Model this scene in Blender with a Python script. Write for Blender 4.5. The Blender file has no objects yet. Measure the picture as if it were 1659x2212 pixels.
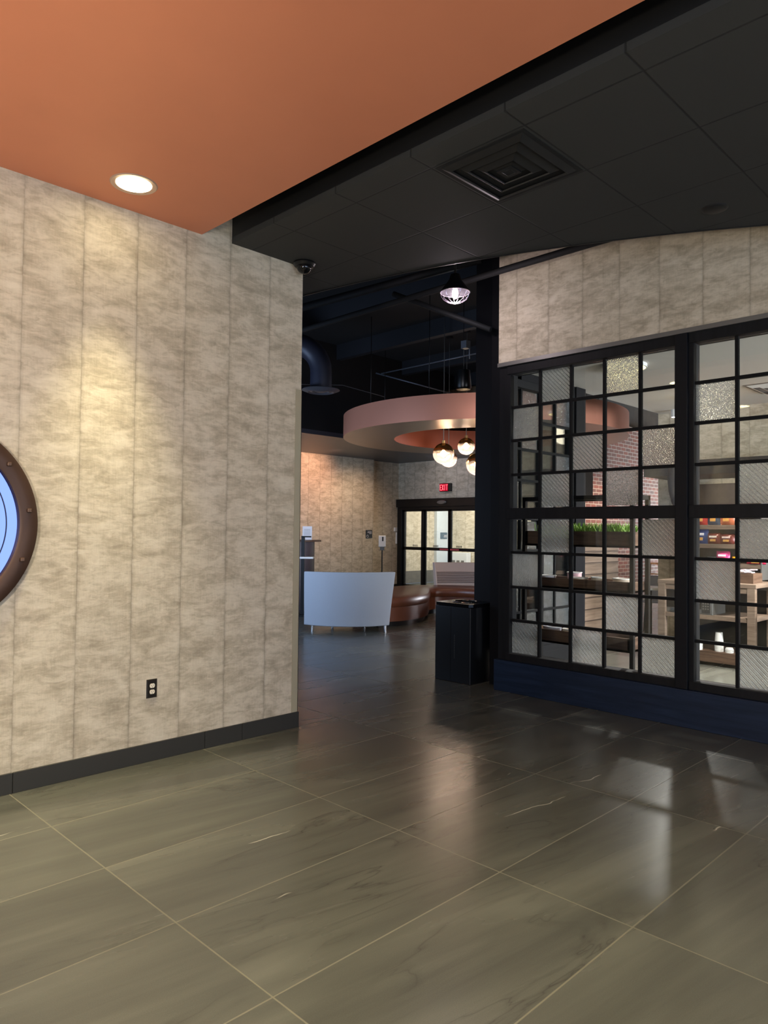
import bpy, bmesh, math, random
from math import sin, cos, pi, radians, sqrt, atan2
from mathutils import Vector, Matrix
random.seed(7)
S = bpy.context.scene
COL = S.collection

# ------------------------------------------------------------------ helpers
def tag(o, label=None, cat=None, group=None, kind=None):
    if label: o['label'] = label
    if cat: o['category'] = cat
    if group: o['group'] = group
    if kind: o['kind'] = kind
    return o

def empty(name, loc, label=None, cat=None, group=None, rz=0, kind=None):
    o = bpy.data.objects.new(name, None); COL.objects.link(o)
    o.location = loc; o.rotation_euler = (0, 0, rz); o.empty_display_size = .1
    return tag(o, label, cat, group, kind)

def dup(root, loc, rz=None, label=None, group=None):
    r = root.copy(); COL.objects.link(r); r.location = loc
    if rz is not None: r.rotation_euler = (0, 0, rz)
    if label: r['label'] = label
    if group: r['group'] = group
    for ch in list(root.children):
        c = ch.copy(); COL.objects.link(c); c.parent = r
        for g in ch.children:
            d = g.copy(); COL.objects.link(d); d.parent = c
    return r

class MB:
    """collects geometry and links it as one mesh object"""
    def __init__(s): s.v = []; s.f = []; s.m = []; s.sm = []
    def add(s, vs, fs, mi=0, smooth=False):
        b = len(s.v); s.v += [tuple(p) for p in vs]
        for f in fs: s.f.append([b + i for i in f]); s.m.append(mi); s.sm.append(smooth)
        return s
    def box(s, a, b, mi=0):
        x0, y0, z0 = a; x1, y1, z1 = b
        return s.add([(x0,y0,z0),(x1,y0,z0),(x1,y1,z0),(x0,y1,z0),(x0,y0,z1),(x1,y0,z1),(x1,y1,z1),(x0,y1,z1)],
            [(0,3,2,1),(4,5,6,7),(0,1,5,4),(1,2,6,5),(2,3,7,6),(3,0,4,7)], mi)
    def rbox(s, c, d, rz=0, mi=0, M=None):
        c = Vector(c); hx, hy, hz = d[0]/2, d[1]/2, d[2]/2
        R = M or Matrix.Rotation(rz, 3, 'Z')
        vs = [c + R @ Vector((x*hx, y*hy, z*hz)) for z in (-1,1) for x, y in ((-1,-1),(1,-1),(1,1),(-1,1))]
        return s.add(vs, [(0,3,2,1),(4,5,6,7),(0,1,5,4),(1,2,6,5),(2,3,7,6),(3,0,4,7)], mi)
    def quad(s, a, b, c, d, mi=0): return s.add([a,b,c,d], [(0,1,2,3)], mi)
    def prism(s, pts, z0, z1, mi=0, smooth=False):
        n = len(pts); vs = [(x,y,z0) for x,y in pts] + [(x,y,z1) for x,y in pts]
        s.add(vs, [list(range(n))[::-1], list(range(n, 2*n))], mi)
        return s.add(vs, [(i,(i+1)%n,n+(i+1)%n,n+i) for i in range(n)], mi, smooth)
    def lathe(s, prof, c=(0,0,0), n=24, mi=0, smooth=True, M=None, closed=False):
        vs = []; fs = []; k = len(prof)
        for i in range(n):
            a = 2*pi*i/n
            for r, z in prof:
                p = Vector((r*cos(a), r*sin(a), z))
                if M: p = M @ p
                vs.append(Vector(c) + p)
        for i in range(n):
            j = (i+1) % n
            for q in range(k if closed else k-1):
                q2 = (q+1) % k
                fs.append((i*k+q, j*k+q, j*k+q2, i*k+q2))
        return s.add(vs, fs, mi, smooth)
    def cyl(s, c, r, h, n=20, mi=0, r2=None, M=None):
        r2 = r if r2 is None else r2
        s.lathe([(r,0),(r2,h)], c, n, mi, True, M)
        def ring(rr, z): 
            o = []
            for i in range(n):
                p = Vector((rr*cos(2*pi*i/n), rr*sin(2*pi*i/n), z)); o.append(Vector(c) + (M @ p if M else p))
            return o
        s.add(ring(r,0), [list(range(n))[::-1]], mi); s.add(ring(r2,h), [list(range(n))], mi)
        return s
    def tube(s, pts, r, n=8, mi=0, caps=True):
        pts = [Vector(p) for p in pts]; rings = []
        rs = r if isinstance(r, (list, tuple)) else [r]*len(pts)
        up = Vector((0,0,1))
        for i, p in enumerate(pts):
            t = (pts[min(i+1,len(pts)-1)] - pts[max(i-1,0)]).normalized()
            if abs(t.dot(up)) > .98: up = Vector((1,0,0))
            a = t.cross(up).normalized(); b = a.cross(t).normalized(); up = b
            rings.append([p + (a*cos(2*pi*k/n) + b*sin(2*pi*k/n))*rs[i] for k in range(n)])
        vs = [q for rg in rings for q in rg]; fs = []
        for i in range(len(pts)-1):
            for k in range(n):
                l = (k+1) % n; fs.append((i*n+k, i*n+l, (i+1)*n+l, (i+1)*n+k))
        s.add(vs, fs, mi, True)
        if caps:
            s.add(rings[0], [list(range(n))[::-1]], mi); s.add(rings[-1], [list(range(n))], mi)
        return s
    def torus(s, R, r, c=(0,0,0), n=32, k=8, mi=0, M=None):
        prof = [(R + r*cos(2*pi*i/k), r*sin(2*pi*i/k)) for i in range(k)]
        return s.lathe(prof, c, n, mi, True, M, closed=True)
    def ring(s, R0, R1, z0, z1, c=(0,0,0), n=96, mi=0, M=None):
        s.lathe([(R1,z0),(R1,z1)], c, n, mi, True, M); s.lathe([(R0,z1),(R0,z0)], c, n, mi, True, M)
        s.lathe([(R0,z0),(R1,z0)], c, n, mi, False, M); return s.lathe([(R1,z1),(R0,z1)], c, n, mi, False, M)
    def build(s, name, mats, parent=None, bevel=0, fix=True, seg=2):
        me = bpy.data.meshes.new(name); me.from_pydata(s.v, [], s.f)
        for m in (mats if isinstance(mats, (list, tuple)) else [mats]): me.materials.append(m)
        for i, p in enumerate(me.polygons): p.material_index = s.m[i]; p.use_smooth = s.sm[i]
        if fix:
            bm = bmesh.new(); bm.from_mesh(me); bmesh.ops.remove_doubles(bm, verts=bm.verts, dist=1e-5)
            bmesh.ops.recalc_face_normals(bm, faces=bm.faces)
            for e in bm.edges:
                if len(e.link_faces) == 2 and e.calc_face_angle(0) > radians(38): e.smooth = False
            bm.to_mesh(me); bm.free()
        me.update()
        o = bpy.data.objects.new(name, me); COL.objects.link(o)
        if parent: o.parent = parent
        if bevel:
            b = o.modifiers.new('bevel', 'BEVEL'); b.width = bevel; b.segments = seg; b.limit_method = 'ANGLE'
        return o

def struct(o): o['kind'] = 'structure'; return o

# ------------------------------------------------------------------ materials
class NT:
    def __init__(s, m):
        m.use_nodes = True; s.t = m.node_tree; s.t.nodes.clear()
        s.out = s.t.nodes.new('ShaderNodeOutputMaterial')
    def n(s, typ, props=None, **ins):
        nd = s.t.nodes.new('ShaderNode' + typ)
        for k, v in (props or {}).items(): setattr(nd, k, v)
        for k, v in ins.items():
            key = int(k[1:]) if k[0] == 'i' and k[1:].isdigit() else k.replace('_', ' ')
            s.set(nd.inputs[key], v)
        return nd
    def set(s, sock, v):
        if hasattr(v, 'default_value') or isinstance(v, bpy.types.NodeSocket): s.t.links.new(v, sock)
        elif isinstance(v, bpy.types.Node): s.t.links.new(v.outputs[0], sock)
        else:
            if isinstance(v, tuple) and len(v) == 3 and sock.type == 'RGBA': v = v + (1,)
            sock.default_value = v
    def math(s, op, a, b=0.0, c=0.0, clamp=False):
        nd = s.n('Math', {'operation': op, 'use_clamp': clamp}, i0=a, i1=b)
        if op in ('MULTIPLY_ADD','COMPARE','SMOOTH_MIN'): s.set(nd.inputs[2], c)
        return nd.outputs[0]
    def mix(s, f, a, b):
        nd = s.n('Mix', {'data_type': 'RGBA'}); s.set(nd.inputs[0], f); s.set(nd.inputs[6], a); s.set(nd.inputs[7], b)
        return nd.outputs[2]
    def mul(s, f, a, b):
        nd = s.n('Mix', {'data_type': 'RGBA', 'blend_type': 'MULTIPLY'}); s.set(nd.inputs[0], f); s.set(nd.inputs[6], a); s.set(nd.inputs[7], b)
        return nd.outputs[2]
    def ramp(s, f, stops):
        nd = s.n('ValToRGB'); cr = nd.color_ramp
        while len(cr.elements) < len(stops): cr.elements.new(.5)
        for e, (p, c) in zip(cr.elements, stops):
            e.position = p; e.color = (c, c, c, 1) if not isinstance(c, tuple) else c + (1,)
        s.set(nd.inputs[0], f); return nd.outputs[0]
    def pos(s):
        g = s.n('NewGeometry'); x = s.n('SeparateXYZ', None, i0=g.outputs['Position']); return x.outputs[0], x.outputs[1], x.outputs[2]
    def xyz(s, x, y, z): return s.n('CombineXYZ', None, i0=x, i1=y, i2=z).outputs[0]
    def noise(s, vec, scale, detail=3, rough=.5, dist=0.0, dim='3D'):
        return s.n('TexNoise', None, Vector=vec, Scale=float(scale), Detail=float(detail), Roughness=float(rough), Distortion=float(dist)).outputs[0]
    def bump(s, h, strength=.2, dist=.01):
        return s.n('Bump', None, Height=h, Strength=strength, Distance=dist).outputs[0]
    def bsdf(s, color, rough=.5, metal=0.0, normal=None, **k):
        b = s.n('BsdfPrincipled'); s.set(b.inputs['Base Color'], color); s.set(b.inputs['Roughness'], rough); s.set(b.inputs['Metallic'], metal)
        if normal is not None: s.set(b.inputs['Normal'], normal)
        for kk, v in k.items(): s.set(b.inputs[kk.replace('_', ' ')], v)
        return b
    def end(s, sh): s.t.links.new(sh.outputs[0], s.out.inputs[0])

def srgb(r, g, b):
    f = lambda c: (c/255/12.92) if c/255 <= .04045 else ((c/255+.055)/1.055)**2.4
    return (f(r), f(g), f(b))

def simple(name, col, rough=.5, metal=0.0, var=.12, scale=12, bump=0.0, bscale=80, **k):
    m = bpy.data.materials.new(name); t = NT(m)
    tc = t.n('TexCoord').outputs['Object']
    nz = t.noise(tc, scale, 3)
    f = t.math('MULTIPLY_ADD', nz, var*2, 1-var)
    c = t.mul(1.0, col, t.n('CombineColor', None, i0=f, i1=f, i2=f).outputs[0])
    nrm = t.bump(t.noise(tc, bscale, 2), bump, .004) if bump else None
    t.end(t.bsdf(c, rough, metal, nrm, **k)); return m

def emit(name, col, strength):
    m = bpy.data.materials.new(name); t = NT(m)
    t.end(t.n('Emission', None, Color=col, Strength=float(strength))); return m

def m_wallpaper():
    m = bpy.data.materials.new('wallpaper'); t = NT(m); x, y, z = t.pos()
    h = t.math('ADD', x, y)
    k = t.math('DIVIDE', t.math('SUBTRACT', h, 5.782), .3435)
    idx = t.math('FLOOR', k); fr = t.math('FRACT', k)
    off = t.math('MULTIPLY', idx, 3.7)
    zz = t.math('ADD', z, off)
    v1 = t.xyz(t.math('MULTIPLY', h, 4.2), off, t.math('MULTIPLY', zz, 9.0))
    v2 = t.xyz(t.math('MULTIPLY', h, 11.0), off, t.math('MULTIPLY', zz, 34.0))
    v3 = t.xyz(t.math('MULTIPLY', h, 90.0), off, t.math('MULTIPLY', zz, 14.0))
    n1 = t.noise(v1, 1.1, 5, .6, .5); n2 = t.noise(v2, 1.0, 4, .65, .8); n3 = t.noise(v3, 1.0, 3, .6)
    a = t.math('ADD', t.math('MULTIPLY', n1, .60), t.math('MULTIPLY', n2, .40))
    a = t.math('ADD', a, t.math('MULTIPLY', t.math('SUBTRACT', n3, .5), .12))
    col = t.ramp(a, [(.36, srgb(168,155,133)), (.46, srgb(188,175,152)), (.54, srgb(206,193,170)), (.66, srgb(219,207,185))])
    # soft dark seams between the strips, broken here and there
    d = t.math('MINIMUM', fr, t.math('SUBTRACT', 1.0, fr))
    wob = t.math('MULTIPLY', t.math('SUBTRACT', t.noise(t.xyz(0.0, off, z), 4, 2), .5), .02)
    d = t.math('ADD', d, wob)
    seam = t.math('MULTIPLY', t.ramp(d, [(0.0, 1.0), (.015, .4), (.06, 0.0)]), t.math('MULTIPLY_ADD', t.noise(t.xyz(idx, 0.0, z), 2.2, 2), 1.3, -.15, True))
    col = t.mul(t.math('MULTIPLY', seam, .75), col, srgb(105,92,76))
    bh = t.math('ADD', t.math('MULTIPLY', n2, .8), t.math('MULTIPLY', n3, .35))
    bh = t.math('SUBTRACT', bh, t.math('MULTIPLY', seam, .5))
    t.end(t.bsdf(col, .62, 0.0, t.bump(bh, .3, .006), Specular_IOR_Level=.35)); return m

def m_floor():
    m = bpy.data.materials.new('slate_tile'); t = NT(m); x, y, z = t.pos()
    ku = t.math('DIVIDE', t.math('SUBTRACT', x, 1.424), 1.222); kv = t.math('DIVIDE', t.math('SUBTRACT', y, .057), .6126)
    i = t.math('FLOOR', ku); j = t.math('FLOOR', kv); fu = t.math('FRACT', ku); fv = t.math('FRACT', kv)
    wn = t.n('TexWhiteNoise', {'noise_dimensions': '2D'}, Vector=t.xyz(i, j, 0.0)).outputs[0]
    du = t.math('MULTIPLY', t.math('MINIMUM', fu, t.math('SUBTRACT', 1.0, fu)), 1.222)
    dv = t.math('MULTIPLY', t.math('MINIMUM', fv, t.math('SUBTRACT', 1.0, fv)), .6126)
    dd = t.math('MINIMUM', du, dv)
    grout = t.ramp(dd, [(.0018, 1.0), (.0034, 0.0)])
    o = t.math('MULTIPLY', wn, 37.0)
    # veins run along the tiles, slightly askew
    xr = t.math('ADD', t.math('MULTIPLY', x, .985), t.math('MULTIPLY', y, -.17)); yr = t.math('ADD', t.math('MULTIPLY', y, .985), t.math('MULTIPLY', x, .13))
    vec = t.xyz(t.math('MULTIPLY', xr, .55), t.math('MULTIPLY', yr, 4.2), o)
    n1 = t.noise(vec, 1.0, 4, .5, .4)
    vec2 = t.xyz(t.math('MULTIPLY', xr, 1.1), t.math('MULTIPLY', yr, 14.0), o)
    n2 = t.noise(vec2, 1.0, 4, .6, .4)
    fine = t.noise(t.xyz(x, y, 0.0), 240, 2)
    a = t.math('ADD', t.math('MULTIPLY', n1, .7), t.math('MULTIPLY', n2, .3))
    col = t.ramp(a, [(.3, srgb(70,70,65)), (.45, srgb(80,80,74)), (.56, srgb(87,87,80)), (.72, srgb(100,100,92))])
    tone = t.math('MULTIPLY_ADD', wn, .14, .92)
    tone = t.math('MULTIPLY', tone, t.math('MULTIPLY_ADD', fine, .3, .85))
    col = t.mul(1.0, col, t.n('CombineColor', None, i0=tone, i1=tone, i2=tone).outputs[0])
    # dark hairline veins and a few pale cracks
    nv = t.noise(t.xyz(t.math('MULTIPLY', xr, .8), t.math('MULTIPLY', yr, 3.6), t.math('ADD', o, 9.0)), 1.0, 4, .55, .7)
    ln = t.math('ABSOLUTE', t.math('SUBTRACT', nv, .5))
    dark = t.math('MULTIPLY', t.ramp(ln, [(0.0, 1.0), (.0045, .45), (.03, 0.0)]), t.ramp(t.noise(t.xyz(t.math('MULTIPLY', xr, .6), t.math('MULTIPLY', yr, 1.4), o), 1.3, 2), [(.42, 0.0), (.62, 1.0)]))
    col = t.mix(t.math('MULTIPLY', dark, .55), col, srgb(42,40,37))
    wob = t.noise(t.xyz(t.math('MULTIPLY', xr, 2.4), t.math('MULTIPLY', yr, 1.5), o), 1.0, 3, .5)
    ly = t.math('FRACT', t.math('ADD', t.math('MULTIPLY', yr, .83), t.math('ADD', t.math('MULTIPLY', wn, 5.3), t.math('MULTIPLY', wob, .16))))
    lc = t.math('ABSOLUTE', t.math('SUBTRACT', ly, .5))
    crack = t.math('MULTIPLY', t.ramp(lc, [(0.0, 1.0), (.0032, 0.0)]), t.ramp(t.noise(t.xyz(t.math('MULTIPLY', xr, 1.0), t.math('MULTIPLY', yr, .6), t.math('ADD', o, 4.0)), 2.2, 3), [(.60, 0.0), (.66, 1.0)]))
    col = t.mix(t.math('MULTIPLY', crack, .8), col, srgb(205,200,185))
    col = t.mix(t.math('MULTIPLY', grout, .6), col, srgb(140,134,112))
    rough = t.math('MULTIPLY_ADD', n1, .12, .20)
    rough = t.math('ADD', rough, t.math('MULTIPLY', grout, .3))
    hgt = t.math('SUBTRACT', t.math('MULTIPLY', n2, .25), grout)
    t.end(t.bsdf(col, rough, 0.0, t.bump(hgt, .12, .002), Specular_IOR_Level=.5)); return m

def m_ceiltile():
    m = bpy.data.materials.new('black_ceiling_tile'); t = NT(m); x, y, z = t.pos()
    fu = t.math('FRACT', t.math('DIVIDE', t.math('SUBTRACT', x, 2.985), .61)); fv = t.math('FRACT', t.math('DIVIDE', t.math('SUBTRACT', y, 2.63), .613))
    d = t.math('MINIMUM', t.math('MINIMUM', fu, t.math('SUBTRACT', 1.0, fu)), t.math('MINIMUM', fv, t.math('SUBTRACT', 1.0, fv)))
    g = t.ramp(d, [(.006, 1.0), (.012, 0.0)])
    nz = t.noise(t.xyz(x, y, z), 160, 3)
    c = t.mix(t.math('MULTIPLY', g, .85), srgb(47,47,45), srgb(8,8,8))
    h = t.math('SUBTRACT', t.math('MULTIPLY', nz, .3), g)
    t.end(t.bsdf(c, .75, 0.0, t.bump(h, .4, .004))); return m

def m_wood(name, c1, c2, axis='h', rough=.5, scale=1.0, bumps=.15):
    m = bpy.data.materials.new(name); t = NT(m); tc = t.n('TexCoord').outputs['Object']
    sp = t.n('SeparateXYZ', None, i0=tc); x, y, z = sp.outputs[0], sp.outputs[1], sp.outputs[2]
    sc = {'h': (1.2, 1.2, 16), 'x': (1.2, 16, 16), 'z': (16, 16, 1.2)}[axis]
    v = t.xyz(*[t.math('MULTIPLY', q, k*scale) for q, k in zip((x, y, z), sc)])
    n = t.noise(v, 1.6, 5, .62, .8)
    col = t.ramp(n, [(.3, c1), (.7, c2)])
    t.end(t.bsdf(col, rough, 0.0, t.bump(n, bumps, .004), Specular_IOR_Level=.22)); return m

def m_brick():
    m = bpy.data.materials.new('red_brick'); t = NT(m); x, y, z = t.pos()
    b = t.n('TexBrick', None, Vector=t.xyz(t.math('ADD', x, y), z, 0.0), Color1=srgb(150,82,62), Color2=srgb(112,74,66), Mortar=srgb(205,196,186), Scale=1.0, Mortar_Size=.008, Mortar_Smooth=.1, Bias=0.0, Brick_Width=.23, Row_Height=.085)
    t.end(t.bsdf(b.outputs[0], .8, 0.0, t.bump(b.outputs[1], -.4, .01))); return m

def m_glass(kind):
    m = bpy.data.materials.new(kind + '_glass'); t = NT(m)
    x, y, z = t.pos(); tr = t.n('BsdfTransparent', None, Color=(.93,.95,.94,1))
    if kind == 'clear':
        g = t.n('BsdfGlossy', None, Color=(1,1,1,1), Roughness=.02)
        f = t.n('Fresnel', None, IOR=1.45)
        t.end(t.n('MixShader', None, i0=t.math('MULTIPLY', f.outputs[0], .9), i1=tr, i2=g)); return m
    h = t.math('ADD', x, y)
    if kind == 'hammered':
        n = t.n('TexVoronoi', None, Vector=t.xyz(h, z, 0.0), Scale=130.0).outputs[0]; bp = t.bump(n, 1.0, .006); ro = .16; tint = (.93,.95,.94,1)
    else:
        w = t.math('POWER', t.math('MULTIPLY_ADD', t.math('SINE', t.math('MULTIPLY', t.math('SUBTRACT', h, z), 165.0)), .5, .5), 5.0); n = t.math('ADD', w, t.math('MULTIPLY', t.noise(t.xyz(h, z, 0.0), 130, 2), .8)); bp = t.bump(n, 1.0, .010); ro = .14; tint = (.9,.93,.92,1)
    r = t.n('BsdfRefraction', None, Color=tint, Roughness=ro, IOR=1.18, Normal=bp)
    g = t.n('BsdfGlossy', None, Color=(1,1,1,1), Roughness=.22, Normal=bp)
    s1 = t.n('MixShader', None, i0=.09, i1=r, i2=g)
    df = t.n('BsdfTranslucent', None, Color=(.8,.82,.8,1), Normal=bp)
    t.end(t.n('MixShader', None, i0=.15, i1=s1, i2=df)); return m

W_PAPER = m_wallpaper(); FLOOR = m_floor(); CTILE = m_ceiltile(); BRICK = m_brick()
G_CLEAR, G_HAM, G_RIB = m_glass('clear'), m_glass('hammered'), m_glass('ribbed')
COPPER = simple('copper_paint', srgb(216,136,100), .42, .2, .05, 3, .05, 300)
COPPER_RING = simple('copper_sheet', srgb(222,150,124), .32, .5, .04, 2)
COPPER_IN = simple('rust_paint', srgb(150,78,52), .5, .2, .05, 3)
RINGUNDER = simple('brushed_taupe_metal', srgb(168,146,132), .34, .8, .05, 4)
BLACKP = simple('black_paint', srgb(22,22,23), .5, 0, .1, 8)
PLENUM = simple('black_sprayed', srgb(13,13,15), .8, 0, .3, 2)
NAVY = m_wood('near_black_stained_wood', srgb(22,31,47), srgb(33,45,66), 'h', .4, .8, .1)
NAVYV = simple('dark_column_paint', srgb(15,15,19), .6, 0, .08, 5, Specular_IOR_Level=.2)
BINM = simple('satin_black_sheet', srgb(9,10,14), .42, 0, .1, 20)
MUNT = simple('muntin_black', srgb(14,14,15), .7, 0, .1, 20, Specular_IOR_Level=.2)
FRAMEM = m_wood('black_stained_frame', srgb(12,12,14), srgb(22,22,25), 'z', .6, .6, .06)
BLKMET = simple('black_metal', srgb(20,20,22), .38, .3, .1, 20)
GREYTRIM = simple('grey_metal_trim', srgb(120,118,114), .45, .5, .06, 10)
BRONZE = simple('bronze_paint', srgb(72,50,38), .5, .4, .12, 9, .15, 60)
MIRROR = simple('mirror_glass', srgb(124,133,199), .05, 1.0, 0.0)
CHROME = simple('chrome', srgb(215,218,222), .15, 1.0, .02)
LEATHER = simple('brown_leather', srgb(100,55,34), .34, 0, .12, 6, .15, 120)
FABRIC = simple('grey_woven_fabric', srgb(158,163,172), .85, 0, .08, 200, .35, 420)
CREAM = simple('cream_fabric', srgb(196,176,162), .8, 0, .05, 60, .2, 300)
WHITEP = simple('white_plastic', srgb(225,225,222), .4, 0, .03)
BLKPL = simple('black_plastic', srgb(14,14,15), .3, 0, .05)
WOOD = m_wood('walnut_wood', srgb(70,52,42), srgb(112,88,72), 'h', .5)
WOODL = m_wood('greige_wood', srgb(98,82,70), srgb(134,116,102), 'h', .55)
WOODST = m_wood('tan_wood', srgb(150,105,70), srgb(190,145,105), 'z', .45)
CEILW = simple('white_ceiling_paint', srgb(196,192,184), .8, 0, .02, 2)
BASETILE = simple('charcoal_tile', srgb(44,42,37), .6, 0, .12, 3)
WARMBULB = emit('warm_bulb', (1.0,.86,.52), 26); COOLBULB = emit('pale_bulb', (1.0,.84,.9), 9); SMALLB = emit('small_bulb', (1.0,.8,.5), 22)
DISCEM = emit('warm_diffuser', (1.0,.86,.42), 3.2)
REDSIGN = emit('exit_red', (1.0,.03,.05), 3.0)
PAPER = simple('paper', srgb(222,218,222), .7, 0, .02)

# ------------------------------------------------------------------ camera
f_px = 1563.19; pitch, roll, yaw = .02599816, .01091225, .78337867
F = Vector((cos(yaw), sin(yaw), 0)); R = Vector((sin(yaw), -cos(yaw), 0)); U = Vector((0,0,1))
F2 = F*cos(pitch) + U*sin(pitch); U2 = -F*sin(pitch) + U*cos(pitch)
R3 = R*cos(roll) + U2*sin(roll); U3 = -R*sin(roll) + U2*cos(roll)
cd = bpy.data.cameras.new('camera'); cam = bpy.data.objects.new('camera', cd); COL.objects.link(cam)
M = Matrix(((R3.x, U3.x, -F2.x, 0), (R3.y, U3.y, -F2.y, 0), (R3.z, U3.z, -F2.z, 1.49), (0,0,0,1)))
cam.matrix_world = M; cd.sensor_fit = 'HORIZONTAL'; cd.sensor_width = 36; cd.lens = f_px/1659*36
cd.clip_end = 200; cd.clip_start = .05; S.camera = cam

HC = 3.5      # entry ceiling height
# ------------------------------------------------------------------ shell
struct(MB().box((-4.2,-6.2,-.1),(23,14,0)).build('floor', FLOOR))
struct(MB().box((-4,-6,HC),(2.575,4.35,HC+.1)).build('ceiling', COPPER))
# black tile ceiling bounded by a great arc on the lobby side
CX, CY, CR = 12.147, 5.894, 8.324
pts = [(2.815,-6),(5.66,-6)]
a0 = atan2(.68-CY, 5.66-CX); a1 = atan2(8.2-CY, -sqrt(CR**2-(8.2-CY)**2))
a1 += 2*pi if a1 < 0 else 0; a0 += 2*pi if a0 < 0 else 0
for k in range(41):
    a = a0 + (a1-a0)*k/40; pts.append((CX+CR*cos(a), CY+CR*sin(a)))
pts += [(2.815,8.2)]
struct(MB().prism(pts, HC+.008, HC+.05).build('ceiling', CTILE))
mb = MB(); ap = pts[2:-1]     # thin metal edge along the arc
for (x0,y0),(x1,y1) in zip(ap, ap[1:]): mb.add([(x0,y0,HC+.004),(x1,y1,HC+.004),(x1,y1,HC+.3),(x0,y0,HC+.3),(x0-.012,y0-.006,HC+.004),(x1-.012,y1-.006,HC+.004),(x1-.012,y1-.006,HC+.3),(x0-.012,y0-.006,HC+.3)], [(0,1,2,3),(4,7,6,5),(0,4,5,1)])
struct(mb.build('trim_1', BLKMET))
struct(MB().box((2.815,-6,HC+.05),(2.835,8.2,4.7)).build('trim_2', BLACKP))       # fascia in the slot
struct(MB().box((2.555,-6,HC+.1),(2.575,4.35,4.7)).build('trim_3', BLACKP))
struct(MB().box((-4.2,-6.2,5.0),(23,14,5.1)).build('ceiling', PLENUM))
# left wall
struct(MB().box((-4,4.35,0),(3.455,4.5,5.0)).build('wall_left', W_PAPER))
mb = MB(); u = 3.455-.45
xs = [3.455,2.96,2.66,1.44,.83,-.39,-1.0,-2.2,-4]
for a, b in zip(xs[1:], xs): mb.box((a+.0015,4.338,0),(b-.0015,4.352,.115))
mb.box((3.45,4.338,0),(3.467,4.512,.115))
struct(mb.build('baseboard_left', BASETILE, bevel=.002))
struct(MB().box((3.40,4.346,.116),(3.459,4.349,2.56)).box((3.455,4.346,.116),(3.459,4.504,2.56)).build('trim_4', simple('corner_guard', srgb(170,160,135), .35, 0, .05)))
struct(MB().box((-4.2,-6.2,0),(-4,14,5)).build('wall_west', W_PAPER))
# wall behind the camera with one broad opening to the daylight
WN = -6.0
struct(MB().box((-4,WN-.2,0),(-2.5,WN,5)).box((5.5,WN-.2,0),(23,WN,5)).box((-2.5,WN-.2,3.2),(5.5,WN,5)).build('wall_behind', W_PAPER))
mb = MB()
for q in (-2.5,-.5,1.5,3.5,5.44): mb.box((q,WN-.12,0),(q+.06,WN-.04,3.2))
mb.box((-2.5,WN-.12,0),(5.5,WN-.04,.08)).box((-2.5,WN-.12,3.12),(5.5,WN-.04,3.2))
struct(mb.build('window_9', BLKMET))
mb = MB()
for q in (-3.0,-1.0,.94): mb.box((-4.0,q,0),(-3.93,q+.06,2.16))
mb.box((-4.0,-3.0,2.1),(-3.93,1.0,2.16))
struct(mb.build('door_9', BLKMET))
# right wall with the grid windows
UW = 5.66; TH = .16
struct(MB().box((UW,-6,3.10),(UW+TH,4.105,5.0)).box((UW,-6,0),(UW+TH,-1.6,3.08)).build('wall_right', W_PAPER))
struct(MB().box((UW-.02,-1.6,3.066),(UW+TH,4.105,3.102)).build('trim_5', GREYTRIM))
struct(MB().box((UW-.035,-1.6,0),(UW+TH,4.115,.288)).build('baseboard_right', NAVY, bevel=.004))

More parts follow.
